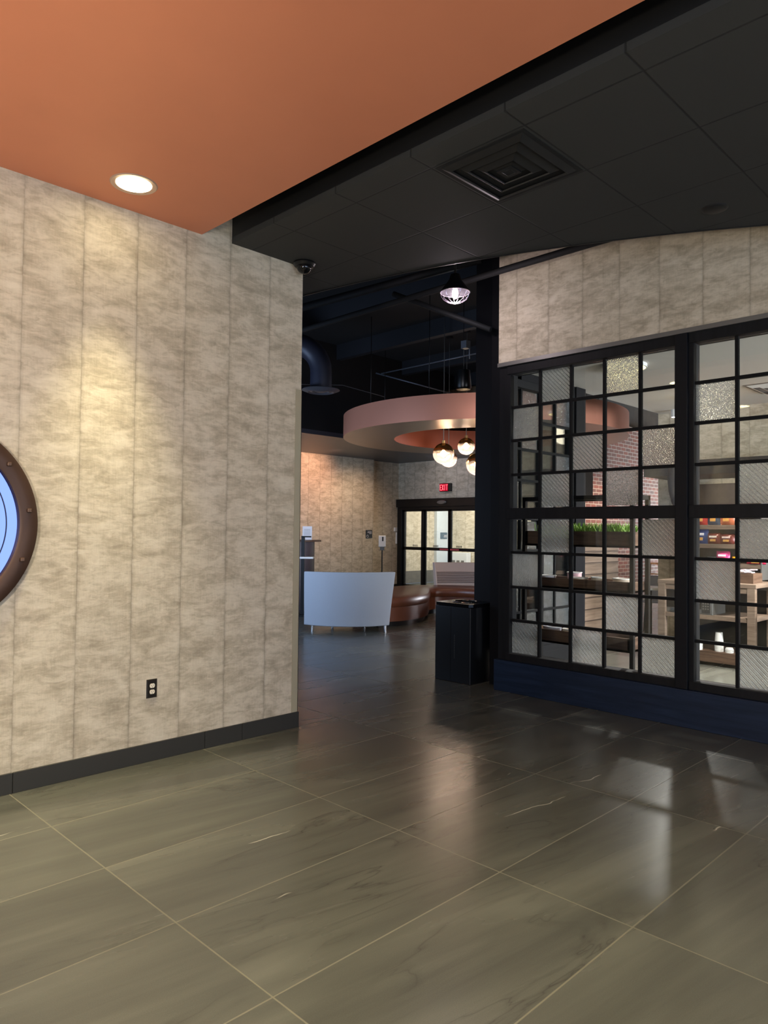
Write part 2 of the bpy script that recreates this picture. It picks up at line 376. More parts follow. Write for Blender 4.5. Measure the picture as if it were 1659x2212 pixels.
VL = 2.39; ROWU = [1.717,2.033,2.357,2.672,2.985]; ROWL = [.352,.662,.975,1.30,1.615]
PAT1U = ['CRCHC','HCCCC','CCRCH','CRCHC']; PAT1L = ['CRCCR','HCCCC','CCCRC','RCRCR']
PAT2U = ['CCHRC','HCCHC','CCRCH','CRCHC']; PAT2L = ['CRCCR','RCHCC','CCCRC','CRCRC']
def grid_window(name, v_hi, pw, patu, patl, x_dir=False, base=(UW,0), n=5, zlo=.288, zhi=3.066):
    """window in the plane X=const (or Y=const when x_dir); v_hi is the left jamb, panes run to the right"""
    bx, th = base[0], .06
    def bb(mb, a0, a1, z0, z1, d0, d1):
        if x_dir: mb.box((a0, bx+d0, z0), (a1, bx+d1, z1))
        else: mb.box((bx+d0, a0, z0), (bx+d1, a1, z1))
    sg = 1 if x_dir else -1
    e0 = v_hi; e1 = v_hi + sg*n*pw
    lo, hi = min(e0,e1), max(e0,e1); jw = .05
    fr = MB()
    bb(fr, lo-jw*.35, hi+jw*.35, zlo, ROWL[0], 0, .14); bb(fr, lo-jw*.35, hi+jw*.35, ROWU[-1], zhi, 0, .14)
    bb(fr, lo-.018, hi+.018, ROWL[-1], ROWU[0], 0, .12)
    bb(fr, hi-.018, hi+.11 if not x_dir else hi+.02, zlo, zhi, .01, .13); bb(fr, lo-.02, lo+.018, zlo, zhi, .01, .13)
    o = struct(fr.build(name, FRAMEM, bevel=.003))
    mu = MB(); w = .0125
    for k in range(1, n):
        c = e0 + sg*k*pw; 
        bb(mu, c-w, c+w, ROWL[0], ROWL[-1], .038, .075); bb(mu, c-w, c+w, ROWU[0], ROWU[-1], .038, .075)
    for r in ROWL[1:-1] + ROWU[1:-1]: bb(mu, lo, hi, r-w, r+w, .036, .077)
    mo = mu.build('muntin', MUNT, o, bevel=.003)
    gs = {'C': MB(), 'H': MB(), 'R': MB()}
    for rows, pat in ((ROWU, patu), (ROWL, patl)):
        for r in range(4):
            for c in range(n):
                k = pat[r][c]; z1 = rows[4-r]-.008; z0 = rows[3-r]+.008
                p0 = e0 + sg*c*pw; p1 = e0 + sg*(c+1)*pw
                bb(gs[k], min(p0,p1)+.008, max(p0,p1)-.008, z0, z1, .057, .0632)
    if gs['C'].v: gs['C'].build('clear_glass', G_CLEAR, o)
    if gs['H'].v: gs['H'].build('hammered_glass', G_HAM, o)['label'] = 'hammered obscure glass'
    if gs['R'].v: gs['R'].build('ribbed_glass', G_RIB, o)['label'] = 'obscure glass with diagonal ribs'
    return o
grid_window('window_1', 3.99, .32, PAT1U, PAT1L)
grid_window('window_2', 2.275, .325, PAT2U, PAT2L)
grid_window('window_3', .53, .32, PAT1U, PAT1L)
for i, v in enumerate((2.294, .555, -1.20)): struct(MB().box((UW-.025,v,.29),(UW+TH,v+.096,3.066)).build('trim_%d' % (6+i), NAVYV, bevel=.004))
struct(MB().box((UW,-1.6,.288),(UW+TH,-1.2,3.07)).build('wall_right', NAVY))
# partition between breakfast room and lobby (plane Y = 4.25)
VP = 4.25
grid_window('window_4', 6.32-.33, .3325, ['CHCH','CHCC','CCCH','HCHC'], ['CHCH','HHHC','HCHH','CHHH'], True, (VP,0), 4)
struct(MB().box((5.80,4.12,0),(5.98,4.295,5.0)).build('trim_20', NAVYV, bevel=.004))
struct(MB().box((6.26,VP-.01,0),(7.32,VP+.15,.288)).build('baseboard_partition', FRAMEM))
struct(MB().box((6.26,VP,3.066),(7.32,VP+.14,3.15)).build('trim_10', NAVYV))
struct(MB().box((7.325,VP-.02,0),(7.53,VP+.16,3.15)).build('trim_11', NAVYV, bevel=.004))
# free-standing square column at the end of the window wall
tag(MB().box((6.0,4.30,0),(6.25,4.645,5.0)).build('column', NAVYV, bevel=.006), 'tall square black column behind the trash bin at the end of the window wall', 'column')
# breakfast room
struct(MB().box((5.82,-6,3.15),(9.8,4.09,3.24)).box((6.26,4.09,3.15),(9.8,VP+.1,3.24)).build('ceiling', CEILW))
struct(MB().box((9.8,-6,0),(9.95,VP+.14,5)).build('wall_far', W_PAPER))
struct(MB().box((6.26,VP-.02,3.24),(9.95,VP+.14,5)).build('wall_far', PLENUM))
# lobby walls
struct(MB().box((3.0,13.0,0),(12.55,13.15,5)).box((3.0,12.85,0),(12.53,13.0,5)).build('wall_lobby', W_PAPER))
struct(MB().box((12.53,13.02,0),(13.75,13.17,5)).build('wall_lobby', W_PAPER))
struct(MB().box((13.6,12.95,0),(13.78,13.2,5)).box((13.6,7.9,2.30),(13.78,12.95,5)).box((13.6,7.9,0),(13.78,8.8,2.3)).build('wall_door', W_PAPER))
struct(MB().box((12.55,13.005,0),(13.6,13.02,.12)).box((3.0,12.838,0),(12.53,12.852,.12)).build('baseboard_lobby', BASETILE))
struct(MB().box((2.85,4.5,0),(3.0,13.0,5)).build('wall_lobby', PLENUM))
struct(MB().box((13.0,7.9,0),(22.2,8.1,4.0)).build('wall_brick', BRICK))
struct(MB().box((22.0,VP,0),(22.2,8.1,.9)).box((22.0,VP,2.6),(22.2,8.1,5)).build('wall_end', W_PAPER))
struct(MB().box((9.95,VP-.1,0),(22.2,VP,5)).build('wall_end', BRICK))
struct(MB().box((13.78,8.1,4.0),(22.2,8.15,5.0)).build('wall_end', PLENUM))
# low soffit over the back of the lobby
struct(MB().box((3.0,10.28,3.25),(13.6,12.85,3.33)).box((3.0,12.85,3.25),(13.6,13.02,3.33)).box((12.2,7.9,3.25),(13.6,10.28,3.33)).build('ceiling', simple('grey_soffit', srgb(66,68,76), .42, 0, .2, 1.5)))
struct(MB().box((3.0,10.28,3.33),(12.2,10.3,5)).build('trim_12', PLENUM))

def sight0(px, py, depth):
    return Vector((0,0,1.49)) + (F2 + R3*((px-829.5)/f_px) - U3*((py-1106)/f_px))*depth
# ------------------------------------------------------------------ sliding door
D = 13.6
door = struct(MB().box((D-.16,8.75,2.10),(D+.02,12.95,2.30)).box((D-.1,8.75,2.03),(D+.08,12.95,2.10)).box((D-.1,12.80,0),(D+.08,12.95,2.03)).box((D-.1,8.75,0),(D+.08,8.9,2.03)).build('door_1', BLKMET, bevel=.004))
for (v0,v1,off) in ((12.10,12.82,0),(11.27,12.13,.05),(10.42,11.30,.05),(9.6,10.4,0)):
    q = MB(); st = .07
    q.box((D-.05+off,v0,0),(D-.01+off,v0+st,2.03)).box((D-.05+off,v1-st,0),(D-.01+off,v1,2.03)).box((D-.05+off,v0,0),(D-.01+off,v1,.13)).box((D-.05+off,v0,1.015),(D-.01+off,v1,1.09)).box((D-.05+off,v0,1.99),(D-.01+off,v1,2.03))
    pn = q.build('door_panel', BLKMET, door)
    MB().box((D-.032+off,v0+st,.13),(D-.026+off,v1-st,1.99)).build('glass', G_CLEAR, pn)
MB().lathe([(0,-.03),(.12,-.025),(.15,0),(.12,.02),(0,.025)], (0,0,0), 20, 0, True, Matrix.Rotation(pi/2,3,'Y')@Matrix.Scale(.35,3,(1,0,0))).build('motion_sensor', GREYTRIM, door).location = (D-.18, 11.4, 2.2)
for v0, v1 in ((11.33,11.6),(11.0,11.27)): MB().box((D-.058,v0-.05,1.035),(D-.051,v1-.05,1.07)).build('door_sticker', simple('pink_sticker', srgb(220,90,100), .5), door)
for v0 in (12.3,11.62,10.88):
    q = MB()
    for k in range(5): q.box((D-.04,v0+k*.035,1.10),(D-.036,v0+k*.035+.018,1.15))
    q.build('door_lettering', BLKPL if v0 < 12 else GREYTRIM, door)
# vestibule behind the doors
struct(MB().box((17.0,8.1,0),(17.15,15,3)).box((13.78,14.1,0),(17.15,14.25,3)).build('wall_vestibule', W_PAPER))
struct(MB().box((13.78,8.1,2.7),(17.15,15,2.8)).build('ceiling', CEILW))
struct(MB().box((14.9,14.08,0),(17.0,14.1,.35)).box((16.98,8.1,0),(17.0,14.1,.3)).build('baseboard_vestibule', GREYTRIM))
struct(MB().box((16.28,14.0,0),(17.0,14.1,2.7)).build('wall_vestibule', simple('daylit_wall_tone', srgb(205,212,216), .6, 0, .06, 3)))  # paler box: bluish daylight on the wall put into its colour
s = MB().box((16.44,13.985,1.27),(16.74,13.998,1.46)).build('wall_sign', simple('slate_blue_plate', srgb(80,104,120), .5)); tag(s, 'small blue-grey plaque on the wall seen through the glass doors', 'sign')
MB().box((16.6,13.98,1.36),(16.72,13.985,1.38)).box((16.58,13.98,1.32),(16.72,13.985,1.34)).build('lettering', PAPER, s)
h = empty('wall_heater', (16.88,13.62,.32), 'white louvred wall heater behind the sliding glass doors', 'heater')
MB().box((-.1,-.35,0),(.1,.35,.55)).build('casing', WHITEP, h, bevel=.01)
q = MB()
for k in range(3): q.box((-.115,-.25+k*.17,.1),(-.1,-.15+k*.17,.32))
q.build('louvre', GREYTRIM, h)

# EXIT sign (letters built from strokes)
ex = empty('exit_sign', (D-.03,11.4,2.565), 'red glowing EXIT sign mounted on the wall over the sliding doors', 'exit sign')
MB().box((-.04,-.185,-.1),(.03,.165,.1)).build('housing', BLKPL, ex, bevel=.004)
MB().box((-.044,-.105,-.088),(-.04,.155,.088)).build('face', emit('exit_face', (.5,.0,.02), .8), ex)
def strokes(mb, word, x0, z0, h, w, gap, t, plane, d0, d1, sgn=-1):
    """block capitals; plane 'y' letters run along Y (sgn gives direction)"""
    L = {'E': [(0,0,0,1),(0,1,1,1),(0,.5,.85,.5),(0,0,1,0)], 'X': [(0,0,1,1),(0,1,1,0)], 'I': [(.5,0,.5,1)], 'T': [(.5,0,.5,1),(0,1,1,1)]}
    for n, ch in enumerate(word):
        for (ax, az, bx, bz) in L[ch]:
            p = Vector((x0 + n*(w+gap) + ax*w, z0 + az*h)); q_ = Vector((x0 + n*(w+gap) + bx*w, z0 + bz*h))
            dd = (q_-p).normalized(); nn = Vector((-dd.y, dd.x))*t/2; p -= dd*t/2; q_ += dd*t/2
            c = [p+nn, p-nn, q_-nn, q_+nn]
            vs = [(d, sgn*k.x, k.y) for d in (d0, d1) for k in c]
            mb.add(vs, [(0,1,2,3),(7,6,5,4),(0,4,5,1),(1,5,6,2),(2,6,7,3),(3,7,4,0)])
q = MB(); strokes(q, 'EXIT', -.137, -.062, .124, .045, .018, .014, 'y', -.049, -.044)
q.build('lettering', emit('exit_letters', (1.0,.10,.12), 2.6), ex)

# wall sign, sanitizer, desk
s = tag(MB().box((12.27,12.835,1.31),(12.485,12.849,1.505)).build('wall_sign', BLKPL), 'small black square sign with white lettering on the warm lobby wall', 'sign')
q = MB()
for k, (a, b) in enumerate(((12.33,12.46),(12.32,12.46),(12.38,12.46))): q.box((a,12.831,1.462-k*.025),(b,12.835,1.472-k*.025))
q.build('lettering', PAPER, s)
q = MB(); q.torus(.03,.004,(0,0,0),20,6,0,Matrix.Rotation(pi/2,3,'X')); o = q.build('symbol', PAPER, s); o.location = (12.32,12.833,1.352)
cr_ = empty('card_reader', (13.48,13.0,1.46), 'small white card reader on the grey wall beside the sliding doors', 'card reader')
MB().box((-.05,-.03,.02),(.05,.015,.12)).build('housing', WHITEP, cr_, bevel=.006)
MB().box((.02,-.02,-.30),(.06,.015,0)).build('door_switch', WHITEP, cr_, bevel=.004)
sd = empty('sanitizer_stand', (12.0,12.0,-.0), 'white hand sanitizer dispenser on a thin black floor stand by the lobby wall', 'sanitizer dispenser')
sd.rotation_euler = (0,0,radians(-45))
MB().cyl((0,0,0),.17,.015,28).build('base', BLKMET, sd); MB().cyl((0,0,.015),.014,1.02,10).build('pole', BLKMET, sd)
MB().box((-.075,-.02,1.035),(.075,.06,1.042)).box((-.05,-.008,1.04),(.05,.004,1.12)).build('drip_tray', GREYTRIM, sd)
dp = MB().box((-.085,-.10,1.11),(.085,.0,1.38)).build('dispenser', WHITEP, sd, bevel=.018, seg=3)
MB().box((-.005,-.108,1.25),(.03,-.1,1.35)).build('window_slot', BLKPL, dp)
dk = empty('reception_podium', (8.6,10.9,0), 'dark curved reception podium with thin ledge at the left edge of the lobby', 'podium')
ang = radians(0)
MB().cyl((0,0,0),.34,1.27,40).build('body', simple('plum_grey_laminate', srgb(78,70,76), .45), dk)
MB().cyl((.03,-.02,1.27),.43,.03,40).build('top', WOOD, dk)
nt = empty('notice_stand', (8.73,10.75,1.30), 'white printed notice sheet standing on the reception podium', 'notice', rz=radians(-45))
MB().rbox((0,0,.13),(.18,.004,.26),0,0,Matrix.Rotation(radians(-8),3,'X')).build('sheet', PAPER, nt)
q = MB(); 
for k in range(6): q.rbox((0,-.02+.005*k*.6,.07+.026*k),(.12,.003,.006),0,0,Matrix.Rotation(radians(-8),3,'X'))
q.build('lettering', GREYTRIM, nt); MB().box((-.09,-.03,-.0),(.09,.03,.006)).build('foot', G_CLEAR, nt)
RK = sight0(653,1300,12.6)
fr = empty('display_rack', (RK.x,RK.y,0), 'tall black metal frame rack with a white shelf at the edge of the near wall', 'rack', rz=radians(-45))
MB().box((-.03,-.03,0),(.03,.03,1.38)).build('post', BLKMET, fr); MB().box((-.03,-.03,1.36),(.14,.03,1.385)).build('arm', BLKMET, fr)
MB().box((-.05,-.1,.99),(.19,.1,1.025)).build('shelf', WHITEP, fr, bevel=.01); MB().box((-.3,-.2,0),(.05,.2,.03)).build('foot', BLKMET, fr)

# ------------------------------------------------------------------ seating
def arc_back(name, cx, cy, rb, rt, th, A0, A1, z0, z1, mat, parent, T0=0, T1=0, n=48):
    """curved upholstered back: conical shell between angles A0..A1"""
    m = MB(); nz = 14; vs = []
    def P(a, t, side):
        r = rb + (rt-rb)*(t**1.15)
        r += (0 if side == 0 else -th*(1-.25*t))
        z = z0 + (z1-z0)*t
        return (cx + r*cos(a), cy + r*sin(a), z)
    for side in (0, 1):
        for i in range(n+1):
            a = A0 + (A1-A0)*i/n
            for j in range(nz+1): vs.append(P(a + (T0*(1-i/n)+T1*i/n)*j/nz, j/nz, side))
    W = nz+1; B = (n+1)*W; fs = []
    for i in range(n):
        for j in range(nz):
            p = i*W+j; fs += [(p,p+W,p+W+1,p+1), (B+p,B+p+1,B+p+W+1,B+p+W)]
        fs += [(i*W+nz,(i+1)*W+nz,B+(i+1)*W+nz,B+i*W+nz), (i*W,B+i*W,B+(i+1)*W,(i+1)*W)]
    for i in (0, n):
        for j in range(nz): fs.append((i*W+j, i*W+j+1, B+i*W+j+1, B+i*W+j))
    m.add(vs, fs, 0, True); return m.build(name, mat, parent, bevel=.012)

SB = empty('curved_sofa', (7.75,8.5,0), 'grey fabric curved-back sofa with chrome feet seen from behind', 'sofa')
A0, A1 = radians(183.5), radians(269)
arc_back('backrest', 0, 0, .94, 1.09, .12, A0, A1, .085, .885, FABRIC, SB, radians(7.5), radians(-1.5))
q = MB(); pr = []
for k in range(25): a = A0 + (A1-A0)*k/24; pr.append((.80*cos(a), .80*sin(a)))
inner = []
for k in range(25): a = A1 - (A1-A0)*k/24; inner.append((.12*cos(a), .12*sin(a)))
MB().prism(pr+inner, .10, .40).build('seat', LEATHER, SB, bevel=.03)
for a, r in ((radians(190),.86),(radians(268),.86),(radians(196),.45),(radians(262),.45)):
    MB().cyl((r*cos(a), r*sin(a), 0), .02, .10, 14).build('leg', CHROME, SB)

def catmull(P, n=10):
    out = []
    for i in range(len(P)-1):
        p0, p1, p2, p3 = P[max(i-1,0)], P[i], P[i+1], P[min(i+2,len(P)-1)]
        for k in range(n):
            t = k/n; out.append(tuple(.5*((2*p1[d]) + (-p0[d]+p2[d])*t + (2*p0[d]-5*p1[d]+4*p2[d]-p3[d])*t*t + (-p0[d]+3*p1[d]-3*p2[d]+p3[d])*t**3) for d in (0,1)))
    out.append(tuple(P[-1])); return out
def band(path, w, z0, z1, mi, mb, bulge=0):
    L, Rr = [], []
    for i, p in enumerate(path):
        a = Vector(path[max(i-1,0)]); b = Vector(path[min(i+1,len(path)-1)]); t = (b-a).normalized(); n = Vector((-t.y, t.x))
        L.append(Vector(p)+n*w); Rr.append(Vector(p)-n*w)
    prof = [(1,0),(1,1)] if not bulge else [(.985,0),(1.0+bulge,.3),(1.0+bulge,.65),(.98,.92),(.9,1.0)]
    n = len(path); vs = []; K = len(prof)
    for l, r in zip(L, Rr):
        c = (l+r)/2
        for s_ in (l, r):
            for k, (f, t) in enumerate(prof): vs.append((c.x+(s_.x-c.x)*f, c.y+(s_.y-c.y)*f, z0+(z1-z0)*t))
    fs = []
    for i in range(n-1):
        a = i*2*K; b = (i+1)*2*K
        for k in range(K-1): fs += [(a+k,b+k,b+k+1,a+k+1), (a+K+k,a+K+k+1,b+K+k+1,b+K+k)]
        fs += [(a+K-1,b+K-1,b+2*K-1,a+2*K-1), (a,a+K,b+K,b)]
    for i in (0, n-1):
        a = i*2*K; fs.append([a+k for k in range(K)] + [a+K+k for k in range(K-1,-1,-1)])
    mb.add(vs, fs, mi, True); return mb
bench = empty('serpentine_bench', (9.2,8.5,0), 'brown leather serpentine bench winding between the two sofa backs', 'bench')
path = catmull([(7.98,8.32),(8.4,8.25),(8.85,8.38),(9.25,8.68),(9.65,8.98),(10.1,9.05),(10.5,8.8),(10.75,8.4),(10.85,7.9),(10.8,7.4)])
path = [(x-9.2, y-8.5) for x, y in path]
band(path, .42, .08, .30, 0, MB()).build('base', LEATHER, bench)
band(path, .43, .305, .455, 0, MB(), .03).build('cushion', LEATHER, bench)
band(path, .36, 0, .08, 0, MB()).build('plinth', BLKPL, bench)
SC = empty('curved_sofa', (10.3,8.0,0), 'cream channel-tufted curved sofa back facing the room beyond the brown bench', 'sofa')
arc_back('backrest', 0, 0, 1.42, 1.50, .12, radians(-10), radians(70), .30, .88, CREAM, SC)
q = MB()
for k in range(7):
    z = .50+.032*k
    q.tube([((1.325+.006*k)*cos(radians(a)), (1.325+.006*k)*sin(radians(a)), z) for a in range(-9,70,3)], .010, 6)
q.build('channel_groove', simple('groove_shade_taupe', srgb(140,118,106), .8), SC)  # darker lines put the shade of the channel grooves into colour
for a in (-5, 65): MB().cyl((1.37*cos(radians(a)), 1.37*sin(radians(a)), 0), .02, .30, 12).build('leg', CHROME, SC)

# ------------------------------------------------------------------ trash bin
bn = empty('trash_bin', (5.80,4.60,0), 'square black metal trash bin with a round top opening beside the column', 'bin')
hb = .78
MB().box((-.20,-.225,0),(.20,.225,hb-.035)).build('body', BINM, bn, bevel=.006)
q = MB(); n = 40; R0 = .115
sq = []
for i in range(n):
    a = 2*pi*i/n; c, s_ = cos(a), sin(a); k = 1/max(abs(c)/.208, abs(s_)/.233); sq.append((c*k, s_*k))
ci = [(R0*cos(2*pi*i/n), R0*sin(2*pi*i/n)) for i in range(n)]
vs = [(x,y,hb) for x,y in sq] + [(x,y,hb) for x,y in ci] + [(x,y,hb-.03) for x,y in sq] + [(x,y,hb-.10) for x,y in ci]
fs = []
for i in range(n):
    j = (i+1)%n; fs += [(i,j,n+j,n+i),(2*n+i,2*n+j,j,i),(n+i,n+j,3*n+j,3*n+i)]
fs.append([3*n+i for i in range(n)])
q.add(vs, fs); q.build('lid', simple('glossy_black_metal', srgb(24,24,26), .2, .6, .05), bn)
MB().torus(R0+.008,.010,(0,0,hb+.002),36,8).build('opening_rim', CHROME, bn)['label'] = 'shiny rim of the round opening'
q = MB()
for k in range(14): q.box((-.203,-.03,.24+k*.017),(-.2,-.025,.245+k*.017))
q.build('perforation', GREYTRIM, bn)
q = MB(); q.box((-.202,.02,.0),(-.2,.024,hb-.04)); q.build('door_seam', BLKPL, bn)

# ------------------------------------------------------------------ copper ring and pendants
RX, RY = 9.85, 7.47; ZB = 3.05; ZT = 3.40
rg = empty('ceiling_ring', (RX,RY,ZB), 'large copper ring hung under the black lobby ceiling around the globe lamps', 'ceiling ring')
MB().lathe([(2.36,0),(2.36,.36)], (0,0,0), 128).lathe([(2.355,.36),(2.30,.36)], (0,0,0), 128).build('outer_band', COPPER_RING, rg, fix=False)
MB().lathe([(2.36,.0),(1.50,.0)], (0,0,0), 128, 0, False).build('underside', RINGUNDER, rg, fix=False)
MB().lathe([(1.50,.0),(1.50,.36)], (0,0,0), 128).build('inner_band', COPPER_IN, rg, fix=False)
MB().lathe([(2.35,.355),(1.51,.355)], (0,0,0), 128, 0, False).build('top_plate', PLENUM, rg, fix=False)
for k in range(8):
    a = 2*pi*(k+.3)/8; MB().tube([(1.95*cos(a),1.95*sin(a),.355),(1.95*cos(a),1.95*sin(a),5.0-ZB)], .006, 6).build('hanger_rod', BLKMET, rg)
def m_globe():
    m = bpy.data.materials.new('gold_to_clear_glass'); t = NT(m)
    tc = t.n('TexCoord').outputs['Object']; z = t.n('SeparateXYZ', None, i0=tc).outputs[2]
    f = t.ramp(t.math('MULTIPLY_ADD', z, 2.8, .5), [(.42, 0.0), (.62, 1.0)])
    clear = t.n('MixShader', None, i0=t.math('MULTIPLY_ADD', t.n('Fresnel', None, IOR=1.5).outputs[0], 1.0, .12), i1=t.n('BsdfTransparent', None, Color=(1,.93,.9,1)), i2=t.n('BsdfGlossy', None, Color=(1,.92,.86,1), Roughness=.04))
    clear = t.n('MixShader', None, i0=.13, i1=clear, i2=t.n('BsdfTranslucent', None, Color=(1,.9,.86,1)))
    gold = t.n('BsdfGlossy', None, Color=srgb(190,160,110)+(1,), Roughness=.08)
    gm = t.n('MixShader', None, i0=.75, i1=t.n('BsdfTransparent', None, Color=(.8,.66,.45,1)), i2=gold)
    t.end(t.n('MixShader', None, i0=f, i1=clear, i2=gm)); return m
GLOBE = m_globe()
def globe(loc, r, label):
    g = empty('globe_pendant', loc, label, 'pendant lamp', 'mirrored globe pendants inside the copper ring')
    prof = [(r*sin(pi*k/20) if 0 < k < 20 else 0.001, -r*cos(pi*k/20)) for k in range(21)]
    MB().lathe(prof, (0,0,0), 36).build('globe', GLOBE, g)
    MB().lathe([(.001,-.05),(.03,-.035),(.04,0),(.03,.035),(.018,.06),(.001,.065)], (0,0,0), 16).build('bulb', SMALLB, g)
    MB().cyl((0,0,r-.03),.03,.07,16).build('cap', simple('brass', srgb(170,135,85), .3, 1.0), g)
    MB().tube([(0,0,r+.03),(0,0,5.0-loc[2])], .006, 6).build('cord', GREYTRIM, g)
    MB().cyl((0,0,5.0-loc[2]-.02),.06,.02,16).build('canopy', BLKMET, g)
    return g

# points on sight lines of the lens, used only for working out positions
def sight(px, py, depth):
    return Vector((0,0,1.49)) + (F2 + R3*((px-829.5)/f_px) - U3*((py-1106)/f_px))*depth
gl = [((958,980),11.6,23,'nearest globe pendant, gold top, leftmost of the cluster'),((969,991),13.0,18.5,'globe pendant half hidden behind the nearest globe'),((1007,964),12.6,18.5,'globe pendant hanging highest of the cluster'),
      ((1031,1003),11.4,24,'globe pendant cut off by the edge of the black column'),((1106,1000),11.8,23,'globe pendant seen through the leftmost window panes')]
for (px,py),d,rp,lb in gl: globe(tuple(sight(px,py,d)), rp*d/f_px, lb)

# ------------------------------------------------------------------ ceiling fixtures near
def downlight(x, y, z, label, r=.10, group=None, mat=WARMBULB):
    d = empty('recessed_light', (x,y,z), label, 'ceiling light', group)
    MB().lathe([(r,-.001),(r+.028,-.006),(r+.034,0)], (0,0,0), 40).build('trim_ring', simple('satin_trim', srgb(190,160,140), .3, .3), d)
    MB().cyl((0,0,-.003),r,.002,40).build('lens', mat, d)
    return d
downlight(1.915,4.0,HC,'bright round recessed light in the copper ceiling near the left wall')
OTH = [(.70,4.0),(1.915,1.5),(.70,1.5),(-.5,4.0),(-.5,1.5),(1.915,-1.0),(-.5,-1.0)]
for i,(x,y) in enumerate(OTH[:7]):
    downlight(x,y,HC,'round recessed light in the copper ceiling outside the picture','' and 0 or .10,'recessed lights out of view')
# ceiling diffuser
vn = empty('air_vent', (3.29,2.325,HC+.008), 'square black stepped air diffuser in the black tile ceiling', 'air vent')
for k in range(4):
    R1 = .275-.068*k; R0 = R1-.045; z1 = -.004-.0*k
    q = MB(); A = [(-R1,-R1),(R1,-R1),(R1,R1),(-R1,R1)]; B = [(-R0,-R0),(R0,-R0),(R0,R0),(-R0,R0)]
    vs = [(x,y,0.0) for x,y in A] + [(x,y,-.022) for x,y in B] + [(x*.97,y*.97,-.016) for x,y in B]
    fs = [(i,(i+1)%4,4+(i+1)%4,4+i) for i in range(4)] + [(4+i,4+(i+1)%4,8+(i+1)%4,8+i) for i in range(4)]
    q.add(vs, fs).build('louvre', BLACKP, vn)
MB().box((-.05,-.05,-.02),(.05,.05,-.014)).build('centre_plate', BLACKP, vn)
MB().box((-.29,-.29,-.004),(.29,.29,-.001)).build('back_plate', simple('flat_black', srgb(12,12,12), .7), vn)
dc = empty('dome_camera', (3.40,4.265,HC+.008), 'black dome security camera at the ceiling corner above the left wall end', 'security camera')
MB().lathe([(.001,0),(.082,0),(.085,-.012),(.072,-.03),(.058,-.034),(.001,-.034)], (0,0,0), 36).build('housing', BLKPL, dc)
MB().lathe([(.056*cos(pi/2*k/10)+.0005, -.034-.05*sin(pi/2*k/10)) for k in range(11)], (0,0,0), 32).build('dome', simple('smoked_dome', srgb(10,10,12), .06, 0), dc)
tag(MB().lathe([(.001,-.012),(.06,-.012),(.075,-.004),(.078,0)], (4.57,1.69,HC+.008), 32).build('ceiling_speaker', BLACKP), 'small round black disc on the black tile ceiling at right', 'ceiling speaker')
s = MB(); s.lathe([(.001,-.05),(.03,-.045),(.045,-.02),(.05,0)], (0,0,0), 20)

# wall outlet
ou = empty('wall_outlet', (2.27,4.35,.461), 'dark metal wall outlet with two white sockets low on the left wall', 'outlet')
q = MB(); w, hh = .037, .06
q.add([(-w,0,-hh),(w,0,-hh),(w,0,hh),(-w,0,hh),(-w+.006,-.006,-hh+.006),(w-.006,-.006,-hh+.006),(w-.006,-.006,hh-.006),(-w+.006,-.006,hh-.006)], [(4,5,6,7),(0,1,5,4),(1,2,6,5),(2,3,7,6),(3,0,4,7)])
q.build('plate', simple('dark_bronze_plate', srgb(62,56,50), .3, .8), ou)
for zz in (-.0195, .0195):
    q = MB(); pp = []
    for i in range(28):
        a = 2*pi*i/28; x = .0175*cos(a); z = .0175*sin(a); pp.append((x, max(-.0135, min(.0135, z))))
    q.add([(x,-.0065,z) for x,z in pp] + [(x,-.009,z) for x,z in pp], [list(range(28,56))] + [(i,(i+1)%28,28+(i+1)%28,28+i) for i in range(28)])
    so = q.build('socket', simple('ivory_plastic', srgb(235,222,200), .4), ou); so.location = (0,0,zz)
    MB().box((-.0075,-.0096,-.002),(-.0058,-.0089,.006)).box((.0058,-.0096,-.0015),(.0075,-.0089,.0055)).cyl((0,-.0089,-.0075),.0022,.0007,10,0,None,Matrix.Rotation(pi/2,3,'X')).build('slot', BLKPL, so)

# porthole mirror
mc = (.95, 1.5); Ro, Ri = .585, .487
pm = empty('porthole_mirror', (mc[0],4.35,1.503), 'round porthole mirror with a bolted bronze rim at the left edge', 'mirror')
X90 = Matrix.Rotation(pi/2,3,'X')
MB().lathe([(Ri,0),(Ri,.035),(Ri+.012,.043),(Ro-.02,.043),(Ro,.03),(Ro,0)], (0,0,0), 128, 0, True, X90).build('rim', BRONZE, pm)
MB().cyl((0,0,0),Ri+.005,.012,128,0,None,X90).build('mirror_glass', MIRROR, pm)
MB().torus(Ri-.063,.0035,(0,-.012,0),128,6,0,X90).build('bevel_groove', BLKPL, pm)
for k in range(12):
    a = radians(8.5 + 30*k - 30*12); rr = (Ro+Ri)/2
    q = MB(); q.rbox((rr*cos(a), -.051, rr*sin(a)), (.024,.02,.022), 0, 0)
    q.build('bolt', simple('bolt_bronze', srgb(96,72,56), .4, .6) if k == 0 else bpy.data.materials['bolt_bronze'], pm, bevel=.004)

